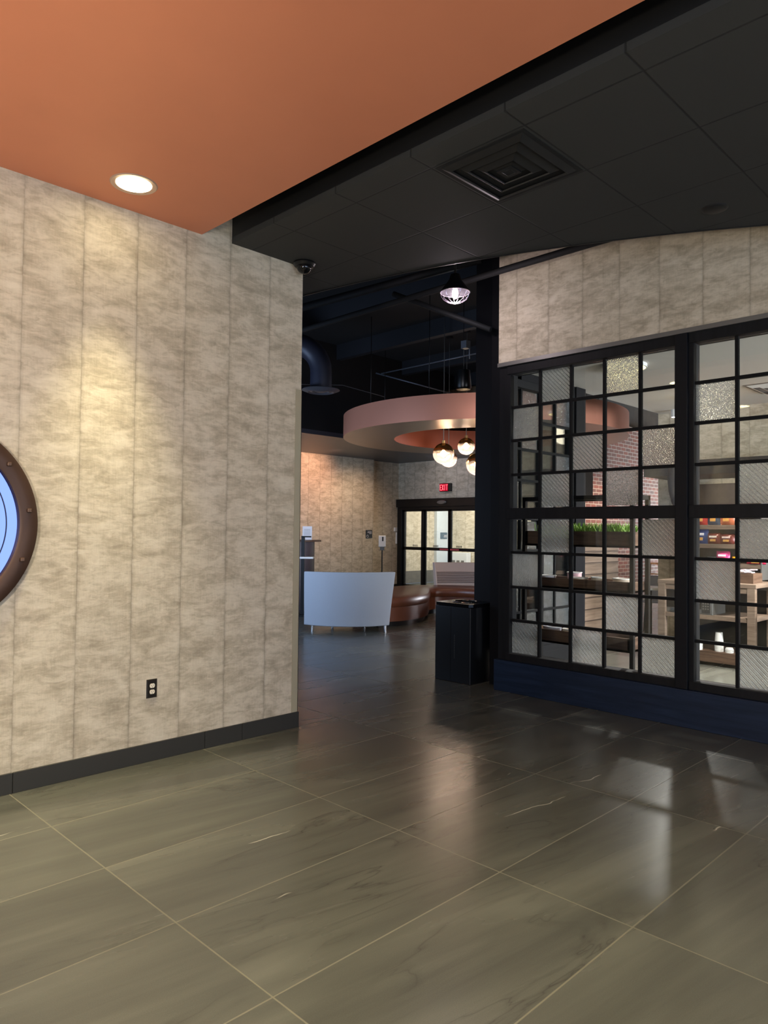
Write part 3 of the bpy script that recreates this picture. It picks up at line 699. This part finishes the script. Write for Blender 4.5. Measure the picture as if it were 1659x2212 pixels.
# ------------------------------------------------------------------ plenum fittings in the lobby
pp = tag(MB().tube([(5.35,-2,3.865),(5.35,4.6,3.865),(5.35,9,3.865)], .03, 10).build('ceiling_pipe', PLENUM), 'black pipe crossing above the ceiling edge in front of the window wall', 'pipe')
def cage(loc):
    c = empty('cage_lamp', loc, 'lit barn pendant lamp with a wire cage under the dark ceiling', 'pendant lamp')
    r = .128
    MB().lathe([(r+.01,0),(r,.012),(.10,.05),(.055,.11),(.04,.16),(.001,.17)], (0,0,0), 40).build('shade', BLKMET, c, fix=False)
    MB().lathe([(r-.004,.004),(.092,.045),(.045,.10),(.001,.105)], (0,0,0), 40).build('shade_lining', simple('white_enamel', srgb(62,58,64), .5), c, fix=False)
    MB().lathe([(.001,-.06),(.018,-.05),(.027,-.02),(.024,.02),(.012,.05),(.001,.06)], (0,0,0), 16).build('bulb', COOLBULB, c)
    q = MB(); wr = simple('cage_wire', srgb(235,220,235), .25, .8)
    for k in range(12):
        a = 2*pi*k/12; q.tube([(r*cos(t)*cos(a), r*cos(t)*sin(a), -.095*sin(t)) for t in [pi/2*j/8 for j in range(9)]], .0022, 5)
    q.torus(r,.004,(0,0,0),40,6).torus(r*.82,.002,(0,0,-.054),40,5).torus(.016,.003,(0,0,-.095),16,5)
    q.build('cage', wr, c); MB().tube([(0,0,.16),(0,0,5.0-loc[2])], .009, 8).build('stem', BLKMET, c)
    return c
CG = sight(983,632,6.4); cage(tuple(CG))
# duct with an elbow and round diffuser
dl = sight(693,843,11.0); dz = dl.z
du = empty('air_duct', tuple(dl), 'fat dark round duct bending down to a round diffuser', 'duct')
q = []
lft = Vector((-R3.x, -R3.y, 0)).normalized()
for k in range(9):
    t = pi/2*k/8; p = lft*(.42-.42*cos(t)) + Vector((0,0,.28+.42*sin(t))); q.append(tuple(p))
pts_ = [(0,0,.0),(0,0,.28)] + q[1:] + [tuple(lft*5.2 + Vector((0,0,.70)))]
MB().tube(pts_, .165, 24).build('pipe', simple('dark_duct_paint', srgb(40,42,56), .45, .2), du)
MB().lathe([(.001,-.02),(.06,-.03),(.1,-.012),(.13,-.03),(.17,-.02),(.2,-.035),(.29,.0),(.28,.012),(.16,.03)], (0,0,0), 40).build('diffuser', simple('duct_grille', srgb(60,60,66), .5), du)
# speaker cylinder
sp = sight(1001,820,11.0)
spk = empty('pendant_speaker', tuple(sp), 'black cylindrical speaker hanging above the copper ring', 'speaker')
MB().lathe([(.001,-.16),(.105,-.155),(.125,-.12),(.10,.14),(.001,.15)], (0,0,0), 28).build('body', BLKPL, spk)
MB().tube([(0,0,.14),(0,0,5.0-sp.z)], .005, 6).build('cable', BLKMET, spk)
# beams / pipes / conduit seen as lines in the dark
def run(name, P, r, mat, label, cat, group=None):
    return tag(MB().tube([tuple(p) for p in P], r, 8).build(name, mat), label, cat, group)
LINE = simple('grey_conduit_paint', srgb(92,96,104), .4, .3)
DIM = simple('dim_black_pipe', srgb(13,13,16), .7)
run('conduit', [sight(824,807,13.5),sight(1060,757,11.5)], .012, LINE, 'pale thin conduit rising to the right above the copper ring', 'conduit')
run('conduit', [sight(812,806,14.2),sight(975,850,13.9)], .014, LINE, 'pale thin conduit sloping down toward the copper ring', 'conduit')
run('sprinkler_pipe', [sight(645,830,11.2),sight(740,832,12),sight(830,857,12.5)], .006, LINE, 'thin sagging cable beside the dark duct', 'cable')
run('sprinkler_pipe', [sight(850,635,7.5),sight(1060,712,7.0)], .028, DIM, 'dark pipe sloping past the cage lamp to the column', 'pipe')
run('sprinkler_pipe', [sight(640,668,8.2),sight(1040,560,7.4)], .045, DIM, 'dark pipe just under the edge of the black tile ceiling', 'pipe')
for k, u0 in enumerate((7.2,9.0,10.8,12.6)):
    tag(MB().box((u0,4.4,4.72),(u0+.12,13,5.0)).build('ceiling_beam', simple('beam_black_%d' % k, srgb(24,24,29), .6)), ['black beam under the lobby ceiling nearest the entry','second black beam across the dark lobby ceiling','black beam above the copper ring','black beam nearest the sliding doors'][k], 'beam', 'black ceiling beams of the lobby')
for k, v0 in ((1,12.35),):
    tag(MB().box((3.2,v0,4.1+.25*k),(12.0,v0+.3,4.33+.25*k)).build('rectangular_duct', simple('duct_black_%d' % k, srgb(30,29,30), .5)), ['long flat black duct behind the round duct','higher flat black duct deep in the lobby'][k], 'duct')
tag(MB().rbox(tuple(sight(1006,745,9.6)),(.09,.09,.1)).tube([sight(1014,736,9.6), sight(1014,775,9.6)], .008, 6).build('sprinkler', LINE), 'small grey sprinkler fitting above the speaker', 'sprinkler')

# ------------------------------------------------------------------ breakfast room
def flush(x, y, label):
    d = empty('flush_light', (x,y,3.15), label, 'ceiling light', 'round lights of the breakfast room')
    MB().cyl((0,0,-.035),.21,.035,48).build('rim', WHITEP, d); MB().lathe([(.001,-.06),(.1,-.055),(.17,-.045),(.2,-.034)], (0,0,0), 40).build('diffuser', DISCEM, d)
flush(6.70,3.34,'round warm light glowing through hammered glass of the left window')
flush(8.73,3.39,'round warm light glowing through hammered glass of the right window')
flush(6.9,.2,'round warm light further right in the breakfast room')
v_ = empty('air_vent', (8.80,2.52,3.15), 'white square ceiling diffuser in the breakfast room ceiling', 'air vent')
for k in range(3):
    R1 = .30-.085*k; R0 = R1-.06
    q = MB(); A = [(-R1,-R1),(R1,-R1),(R1,R1),(-R1,R1)]; B = [(-R0,-R0),(R0,-R0),(R0,R0),(-R0,R0)]
    q.add([(x,y,-.002) for x,y in A]+[(x,y,-.03) for x,y in B], [(i,(i+1)%4,4+(i+1)%4,4+i) for i in range(4)]).build('louvre', WHITEP, v_)
MB().box((-.32,-.32,-.006),(.32,.32,-.001)).build('back_plate', GREYTRIM, v_)
tl = empty('spotlight', (9.55,4.05,3.05), 'small bright ceiling spotlight at the end of the white ceiling', 'spotlight')
MB().cyl((0,0,0),.05,.1,16).build('housing', WHITEP, tl); MB().cyl((0,0,-.004),.04,.003,16).build('lens', COOLBULB, tl)

# wooden shelf unit with planter
su = empty('shelf_unit', (6.26,3.535,0), 'open black metal and wood shelf unit behind the left window', 'shelf unit')
for sx in (-.15,.15):
    for sy in (-.565,.565): MB().box((sx-.018,sy-.018,0),(sx+.018,sy+.018,1.84)).build('post', BLKMET, su)
MB().box((-.168,-.583,1.80),(-.132,.583,1.84)).box((.132,-.583,1.80),(.168,.583,1.84)).box((-.168,-.583,1.80),(.168,-.547,1.84)).box((-.168,.547,1.80),(.168,.583,1.84)).build('top_rail', BLKMET, su)
def tray(z0, z1, nm):
    q = MB(); t = .02; X, Y = .16, .545
    q.box((-X,-Y,z0),(X,Y,z0+t)).box((-X,-Y,z0),(-X+t,Y,z1)).box((X-t,-Y,z0),(X,Y,z1)).box((-X,-Y,z0),(X,-Y+t,z1)).box((-X,Y-t,z0),(X,Y,z1)); return q.build(nm, WOOD, su)
tray(1.36,1.505,'planter_box'); tray(.955,1.055,'shelf'); tray(.43,.555,'shelf')
MB().box((-.14,-.525,1.38),(.14,.525,1.47)).build('soil', simple('soil', srgb(50,40,30), .9), su)
gr = MB(); random.seed(3)
for k in range(900):
    x = random.uniform(-.13,.13); y = random.uniform(-.51,.15 if k % 3 else .5); h_ = random.uniform(.06,.13); dx, dy = random.uniform(-.04,.04), random.uniform(-.05,.05); w = .006
    a = random.uniform(0, pi); cx_, cy_ = w*cos(a), w*sin(a)
    gr.add([(x-cx_,y-cy_,1.47),(x+cx_,y+cy_,1.47),(x+dx+cx_*.7,y+dy+cy_*.7,1.47+h_*.7),(x+dx-cx_*.7,y+dy-cy_*.7,1.47+h_*.7),(x+dx*1.6,y+dy*1.6,1.47+h_)], [(0,1,2,3),(3,2,4)])
go = gr.build('planter_grass', simple('green_blades', srgb(120,160,50), .6, 0, .35, 30), fix=False); go.location = su.location
tag(go, 'bright green leafy plants growing in the planter on top of the wooden shelf unit', 'plants', kind='stuff')
# jars and bowls on the shelves
def jar(loc, r, h_, mat, label, grp):
    j = empty('food_tub', loc, label, 'tub', grp)
    MB().lathe([(.001,0),(r*.85,0),(r,h_),(r-.006,h_),(r*.82,.01),(.001,.01)], (0,0,0), 24).build('body', mat, j)
    MB().torus(r,.005,(0,0,h_),24,6).build('rim', WHITEP, j); MB().lathe([(.001,h_*.75),(r*.8,h_*.7)], (0,0,0), 20).build('contents', simple('snack_mix', srgb(170,130,90), .7, 0, .4, 60) if 'snack_mix' not in bpy.data.materials else bpy.data.materials['snack_mix'], j)
TUBW = simple('cream_tub', srgb(225,205,180), .4, 0, .1); TUBP = simple('pink_tub', srgb(210,170,175), .4, 0, .1); TUBG = simple('grey_tub', srgb(175,175,185), .35, 0, .1)
spec = [(6.24,3.92,.976,.085,.09,TUBG,'grey tub at the left end of the middle wooden shelf'),(6.19,3.53,.976,.075,.09,TUBW,'cream tub in the middle of the middle wooden shelf'),(6.31,3.66,.976,.07,.13,TUBP,'pink taller tub behind the cream tub on the middle shelf'),(6.22,3.36,.976,.065,.10,TUBW,'cream tub right of the pair on the middle shelf'),
        (6.24,3.13,.976,.085,.10,TUBW,'orange-rimmed tub at the right end of the middle wooden shelf'),(6.24,3.86,.452,.09,.12,TUBG,'grey tub at the left of the lowest wooden shelf'),(6.18,3.62,.452,.08,.12,TUBW,'white tub in the middle of the lowest wooden shelf'),(6.28,3.42,.452,.1,.12,TUBG,'wide grey tub right of the white tub on the lowest shelf')]
for x,y,z,r,h_,mt,lb in spec: jar((x,y,z),r,h_,mt,lb,'food tubs on the wooden shelf unit')

dl_ = empty('disc_pendant', (8.25,4.98,3.1), 'small flat yellow disc lamp seen through the left window panes', 'pendant lamp')
MB().cyl((0,0,0),.11,.03,28).build('diffuser', DISCEM, dl_); MB().tube([(0,0,.03),(0,0,1.9)], .005, 6).build('cord', BLKMET, dl_)
# wooden slatted booth in the lobby behind the shelf unit
q = MB()
q.box((8.05,4.75,0),(9.35,5.25,1.42))
bo = q.build('slatted_cabinet', WOODL, bevel=.006); tag(bo, 'tall brown wooden cabinet with grooved front beyond the shelf unit', 'cabinet')
q = MB()
for k in range(1,9): q.box((8.05,4.742,.15*k+.05),(9.35,4.75,.15*k+.058))
q.build('groove', simple('groove_shadow_brown', srgb(60,46,38), .7), bo)

# snack shelves on the far wall
ss = empty('snack_shelf', (9.6,3.41,0), 'grey-brown wall shelves holding snack bags beyond the right window', 'shelf')
MB().box((.1,-.46,.94),(.19,.46,2.15)).build('back_panel', simple('dark_brown_panel', srgb(62,52,48), .6), ss)
for z in (1.13,1.37,1.61,1.85): MB().box((-.17,-.46,z-.055),(.1,.46,z)).build('shelf', WOODL, ss)
for y in (-.47,.46): MB().box((-.17,y,.94),(.19,y+.012,2.15)).build('side_panel', GREYTRIM, ss)
cn = tag(MB().box((8.95,2.4,2.22),(9.79,4.2,2.40)).build('shelf_canopy', simple('dark_canopy', srgb(58,55,54), .6)), 'dark projecting canopy above the snack shelves', 'canopy')
def bag(loc, w, h_, col, col2, label, rz=0, flat=False):
    b = empty('snack_bag', loc, label, 'snack bag', 'snack bags on the wall shelves'); nu, nv = 8, 8; q = MB()
    vs = []; fs = []
    for side in (-1,1):
        for i in range(nu+1):
            for j in range(nv+1):
                s_, t_ = i/nu, j/nv; puff = .045*(sin(pi*s_)**.6)*(sin(pi*t_)**.6)
                vs.append((side*puff, (s_-.5)*w, t_*h_))
    W = nv+1; B = (nu+1)*W
    for i in range(nu):
        for j in range(nv):
            p = i*W+j; fs += [(p,p+1,p+W+1,p+W),(B+p,B+p+W,B+p+W+1,B+p+1)]
    q.add(vs, fs, 0, True)
    mat = simple('bag_print', col, .25, .1, .25, 14); q.build('wrapper', mat, b)
    MB().rbox((-.050,0,h_*.62),(.006,w*.55,h_*.16)).build('logo', simple('bag_logo', col2, .5, 0, .3, 40), b)
    MB().rbox((-.048,0,h_*.3),(.006,w*.4,h_*.2)).build('picture', simple('bag_picture', srgb(205,150,70), .5, 0, .4, 40), b)
    b.rotation_euler = (0, radians(78) if flat else radians(6), 0)
X = 9.47
for (y,z,w,h_,c1,c2,lb) in [(3.76,1.61,.15,.2,srgb(190,50,45),srgb(230,130,60),'red snack bag at the left of the top shelf'),(3.60,1.61,.15,.2,srgb(60,75,100),srgb(220,180,90),'blue-grey snack bag in the middle of the top shelf'),(3.44,1.61,.16,.2,srgb(215,120,80),srgb(235,215,200),'orange and white snack bag at the right of the top shelf'),
    (3.76,1.37,.16,.19,srgb(30,60,120),srgb(235,235,240),'dark blue snack bag at the left of the middle shelf'),(3.60,1.37,.15,.14,srgb(120,50,40),srgb(240,225,210),'brown snack bag with white lettering in the middle of the middle shelf'),(3.44,1.37,.16,.13,srgb(110,45,40),srgb(240,215,205),'brown snack bag with white lettering at the right of the middle shelf'),
    (3.49,1.13,.15,.15,srgb(225,60,130),srgb(235,240,250),'bright pink snack bag on the lower shelf'),(3.62,1.13,.12,.08,srgb(70,75,80),srgb(235,225,190),'dark snack bag with pale foot on the lower shelf'),(3.77,1.13,.16,.05,srgb(215,60,60),srgb(230,120,100),'flat red snack bag at the left of the lower shelf'),(3.34,1.13,.08,.09,srgb(240,170,30),srgb(240,200,80),'small yellow snack bag on the lower shelf'),
    (3.10,1.13,.2,.06,srgb(220,50,90),srgb(240,190,90),'flat pink and red snack bag at the right of the lower shelf')]:
    bag((X,y-.085,z), w*1.1, h_, c1, c2, lb)
# console table with microwave and cups
ct = empty('console_table', (8.75,3.25,0), 'greige wooden console table with a microwave shelf under the snack shelves', 'table')
MB().box((-.28,-.55,.90),(.45,.55,.945)).build('table_top', WOODL, ct, bevel=.004)
for sx in (-.25,.40):
    for sy in (-.50,.50): MB().box((sx-.035,sy-.04,0),(sx+.035,sy+.04,.9)).build('leg', WOODL, ct)
MB().box((-.27,-.5,.84),(-.23,.5,.90)).build('apron', WOODL, ct)
MB().box((-.27,-.5,.52),(.42,.5,.565)).build('shelf', WOODL, ct); MB().box((-.27,-.55,.04),(.42,.55,.16)).build('base_shelf', WOOD, ct)
MB().box((.40,-.5,.16),(.42,.5,.84)).build('back_panel', BLKPL, ct)
mw = empty('microwave', (8.72,3.45,.565), 'dark microwave oven on the shelf of the console table', 'microwave')
MB().box((-.2,-.27,0),(.2,.27,.27)).build('casing', simple('steel_grey', srgb(130,132,132), .35, .7), mw, bevel=.005)
MB().box((-.206,-.14,.06),(-.2,.26,.262)).build('door', BLKPL, mw); MB().box((-.206,-.245,.02),(-.2,-.15,.262)).build('control_panel', simple('panel_grey', srgb(45,46,48), .4), mw)
MB().box((-.22,-.13,.025),(-.206,.2,.05)).build('handle', CHROME, mw)
q = MB()
for i in range(3):
    for j in range(5): q.box((-.209,-.23+.027*i,.06+.03*j),(-.206,-.215+.027*i,.075+.03*j))
q.build('button', GREYTRIM, mw)
def cups(loc, n, r, hc, label, lid=False):
    c = empty('cup_stack', loc, label, 'paper cups', 'stacks of white cups under the console table')
    q = MB()
    z = 0
    q.lathe([(.001,0),(r,0),(r*.99,.012),(r*.97,.014)], (0,0,0), 24)
    for k in range(n): q.lathe([(r*1.02,.012+.012*k),(r*1.02,.02+.012*k),(r,.022+.012*k)], (0,0,0), 24)
    q.lathe([(r,.012+.012*n),(r*.78,.012+.012*n+hc),(.001,.012+.012*n+hc)], (0,0,0), 24)
    q.build('cups', WHITEP, c)
    if lid: MB().lathe([(r*.9,.012+.012*n+hc),(r*.75,.03+.012*n+hc),(.001,.034+.012*n+hc)], (0,0,0), 24).build('lid', BLKPL, c)
cups((8.58,3.44,.16), 4, .042, .09, 'tall left stack of white paper cups with dark lid on the bottom shelf', True)
cups((8.54,3.35,.16), 5, .05, .03, 'short wide stack of white bowls beside the left cups')
cups((8.58,3.13,.16), 7, .048, .12, 'tallest stack of white paper cups under the console table')
cups((8.56,3.01,.16), 2, .045, .02, 'low stack of white lids at the right of the bottom shelf')
# napkins / packets on table top
nb = tag(MB().rbox((8.75,2.98,1.0),(.3,.42,.11)).build('wooden_tray', WOOD), 'low brown wooden tray on the console table top', 'tray')
q = MB(); random.seed(5)
for k in range(26): q.rbox((8.75+random.uniform(-.12,.12),2.98+random.uniform(-.17,.17),1.065+random.uniform(0,.03)),(.05,.07,.01),random.uniform(0,3))
tag(q.build('sugar_packets', simple('packet_white', srgb(215,200,205), .6, 0, .3, 60)), 'loose heap of pale packets in the wooden tray', 'packets', kind='stuff')
tb = empty('console_table', (8.75,1.95,0), 'second wooden table cut off at the right edge of the picture', 'table')
MB().box((-.28,-.62,.86),(.45,.6,.90)).build('table_top', WOODL, tb)
for sx in (-.25,.40):
    for sy in (-.50,.56): MB().box((sx-.035,sy-.04,0),(sx+.035,sy+.04,.86)).build('leg', WOODL, tb)
# dark panel wall behind table
struct(MB().box((9.72,1.2,0),(9.8,2.9,1.75)).box((9.72,2.9,0),(9.8,4.1,.92)).build('trim_13', simple('espresso_panel', srgb(44,38,34), .5)))
# high table, stool and chair in the lobby beyond the opening
def ground(px, py, z=0.0):
    d = F2 + R3*((px-829.5)/f_px) - U3*((py-1106)/f_px); t = (z-1.49)/d.z
    return Vector((0,0,1.49)) + d*t
st = ground(1412,1330); st = Vector((16.0,7.25,0))
so = empty('bar_stool', tuple(st), 'tan wooden bar stool beyond the shelf unit', 'stool', rz=radians(20))
MB().cyl((0,0,.80),.19,.035,28).build('seat', WOODST, so)
for a in (45,135,225,315): MB().tube([(.13*cos(radians(a)),.13*sin(radians(a)),.80),(.19*cos(radians(a)),.19*sin(radians(a)),0)], .017, 8).build('leg', WOODST, so)
q = MB(); 
for i in range(4):
    a = radians(45+90*i); b = a+pi/2; q.tube([(.16*cos(a),.16*sin(a),.35),(.16*cos(b),.16*sin(b),.35)], .011, 6); q.tube([(.15*cos(a),.15*sin(a),.58),(.15*cos(b),.15*sin(b),.58)], .011, 6)
q.build('stretcher', WOODST, so)
ta = empty('bistro_table', (10.05,4.62,0), 'small white-topped table in front of the bar stool', 'table')
MB().cyl((0,0,.70),.26,.03,36).build('table_top', WHITEP, ta); MB().cyl((0,0,.02),.03,.68,14).build('pole', BLKMET, ta); MB().cyl((0,0,0),.2,.02,30).build('base', BLKMET, ta)
ch = empty('moulded_chair', (11.0,4.92,0), 'grey moulded chair in front of the white table, half hidden by a table leg', 'chair', rz=radians(200))
MB().prism([(-.2,-.2),(.2,-.22),(.24,0),(.2,.22),(-.2,.2)], .43, .47).build('seat', simple('warm_grey_plastic', srgb(120,112,106), .5), ch, bevel=.015)
MB().rbox((-.2,0,.66),(.03,.38,.34),0,0,Matrix.Rotation(radians(-10),3,'Y')).build('backrest', bpy.data.materials['warm_grey_plastic'], ch, bevel=.02)
for sx in (-.17,.19):
    for sy in (-.17,.17): MB().tube([(sx,sy,.44),(sx*1.15,sy*1.15,0)], .013, 8).build('leg', BLKMET, ch)
# big window bands at the lobby's far end
mb = MB()
for y in (4.3,5.2,6.1,7.0,7.85): mb.box((21.98,y,.9),(22.06,y+.06,2.6))
mb.box((21.98,4.25,.86),(22.06,8.0,.92)).box((21.98,4.25,2.56),(22.06,8.0,2.62)); struct(mb.build('window_5', BLKMET))
# neon-like teal sign and dark pendant over the counter
sg = tag(MB().box((17.9,7.86,2.40),(19.3,7.895,2.80)).build('lit_sign', emit('teal_sign', (.25,.75,.72), .9)), 'glowing teal and red sign on the brick wall beyond the breakfast room', 'sign')
MB().box((18.0,7.85,2.18),(19.2,7.89,2.38)).build('lower_panel', emit('red_sign', (.75,.18,.22), .6), sg)
cp = Vector((9.0,3.62,0)); 
co = empty('cone_pendant', (8.75,3.71,2.0), 'dark cone-shaped pendant shade hanging before the lit sign', 'pendant lamp')
MB().lathe([(.001,-.20),(.04,-.13),(.075,.02),(.09,.2),(.07,.3),(.001,.32)], (0,0,0), 24).build('shade', simple('slate_shade', srgb(70,68,70), .5, 0, .2), co); MB().tube([(0,0,.3),(0,0,1.15)], .005, 6).build('cord', BLKMET, co)
# dark booth screens beyond the partition opening
tag(MB().box((8.6,5.0,2.0),(9.1,5.08,2.5)).box((8.83,5.03,2.5),(8.87,5.05,5.0)).build('hanging_screen', BLKPL), 'dark flat screen hanging beyond the shelf unit', 'screen')
tag(MB().box((16.9,6.8,0),(17.9,7.4,1.2)).build('dark_cabinet', simple('near_black_laminate', srgb(28,28,32), .4), bevel=.01), 'near-black tall cabinet beside the bar stool', 'cabinet')

# ------------------------------------------------------------------ lights
def area(name, loc, rot, sx, sy, power, col, spread=180):
    l = bpy.data.lights.new(name, 'AREA'); l.shape = 'RECTANGLE'; l.size = sx; l.size_y = sy; l.energy = power; l.color = col; l.spread = radians(spread)
    o = bpy.data.objects.new(name, l); COL.objects.link(o); o.location = loc; o.rotation_euler = rot; return o
def spot(name, loc, target, power, col, ang=90, blend=.8, r=.06):
    l = bpy.data.lights.new(name, 'SPOT'); l.energy = power; l.color = col; l.spot_size = radians(ang); l.spot_blend = blend; l.shadow_soft_size = r
    o = bpy.data.objects.new(name, l); COL.objects.link(o); o.location = loc
    d = Vector(target) - Vector(loc); o.rotation_euler = d.to_track_quat('-Z', 'Y').to_euler(); return o
def point(name, loc, power, col, r=.05):
    l = bpy.data.lights.new(name, 'POINT'); l.energy = power; l.color = col; l.shadow_soft_size = r
    o = bpy.data.objects.new(name, l); COL.objects.link(o); o.location = loc; return o
WARM = (1.0,.90,.56); DAY = (.52,.70,1.0); SOFTW = (1.0,.86,.66)
P_DAY = 230; P_DOWN = 190
area('daylight', (1.5,WN-.15,1.65), (radians(90),0,0), 7.8, 3.0, P_DAY, DAY)     # emits toward +Y
for x, y in [(1.915,4.0)] + OTH[:7]:
    spot('downlight', (x,y,HC-.02), (x,y,0), P_DOWN*(2.1 if y > 3.9 else 1.5 if (x > 1 and y > 0) else .85), WARM, 54 if y > 3.9 else 95, 1.0, .1)
area('entry_daylight', (-3.85,-1.0,1.1), (radians(90),0,radians(-90)), 4.0, 2.0, 130, DAY)
# breakfast room
for x, y in ((8.73,3.39),(6.9,.2)): point('flush_lamp', (x,y,2.85), 4, SOFTW, .15)
for x, y in ((7.3,1.9),(8.6,.2),(7.2,-1.6),(8.8,1.4)):  # recessed lights added out of view to brighten the breakfast floor
    downlight(x, y, 3.148, 'added recessed light brightening the breakfast room floor from outside the picture', .08, 'added breakfast room fill lights out of view')
    spot('breakfast_floor_fill', (x,y,3.13), (x-.1,y+1.3,0), 1150, (1,.94,.88), 84, .6, .08)
spot('track', (9.55,3.98,3.0), (7.9,4.0,0), 420, (1,.95,.9), 90)
area('breakfast_daylight', (7.8,-5.9,1.7), (radians(90),0,0), 3.6, 2.4, 520, (.85,.9,1.0), 110)
spot('shelf_spot', (9.1,3.3,2.2), (9.75,3.4,1.6), 26, SOFTW, 110, .8)
# lobby
area('lobby_daylight', (21.9,6.1,1.75), (radians(90),0,radians(90)), 3.6,1.7, 900, (.9,.93,1.0))
area('west_blue_fill', (3.1,9.0,1.7), (radians(90),0,radians(-90)), 4.0, 1.6, 120, DAY, 120)  # added blue fill for the sofa back; this wall has no window
area('vestibule_light', (15.4,11.6,2.68), (0,0,0), 2.6, 4.0, 190, (1.0,.96,.88))
area('vestibule_daylight', (15.4,8.3,1.6), (radians(90),0,0), 2.6, 2.6, 110, (.7,.82,1.0))
spot('wall_wash', (10.5,11.7,3.2), (10.4,12.85,2.6), 85, (1.0,.50,.30), 100, .9)
spot('wall_wash', (11.5,11.5,3.2), (11.9,12.85,1.0), 85, (1.0,.70,.48), 110, .9)
spot('wall_wash', (12.6,11.2,3.2), (13.6,11.2,2.6), 12, (.9,.85,1.0), 120, .9)
for (px,py),d,rp,lb in gl[:4]: point('globe_light', tuple(sight(px,py,d)), 55, (1.0,.76,.58), .05)
spot('brick_sun_patch', (14.6,6.3,3.3), (14.7,7.9,.9), 260, (1.0,.66,.42), 80)  # added spot standing in for sunlight on the lower brick
point('cage_light', (CG.x,CG.y,CG.z-.16), 13, (1.0,.84,.92), .04)
for gx, gy, gp in ((-.3,2.3,160),(2.0,-1.6,125)):  # globes added out of view to lift the light on walls and ceiling
    g_ = empty('fill_globe', (gx,gy,2.1), 'added frosted globe brightening the entry from outside the picture', 'pendant lamp', 'added fill globes out of view')
    MB().lathe([(.12*sin(pi*k/16)+.0005, -.12*cos(pi*k/16)) for k in range(17)], (0,0,0), 24).build('globe', DISCEM, g_)
    MB().tube([(0,0,.12),(0,0,1.4)], .008, 6).build('cord', BLKMET, g_)
    point('fill_globe_light', (gx,gy,1.9), gp, (1.0,.90,.74), .14)
w = bpy.data.worlds.new('world'); S.world = w; w.use_nodes = True
w.node_tree.nodes['Background'].inputs[0].default_value = (.55,.7,1.0,1); w.node_tree.nodes['Background'].inputs[1].default_value = .4

S.view_settings.view_transform = 'Standard'; S.view_settings.look = 'None'; S.view_settings.gamma = 1; S.view_settings.exposure = 0.0
S.view_settings.use_curve_mapping = False
try:
    S.cycles.use_denoising = True; S.cycles.sample_clamp_indirect = 6; S.cycles.max_bounces = 10; S.cycles.transparent_max_bounces = 24; S.cycles.caustics_reflective = False
except Exception: pass
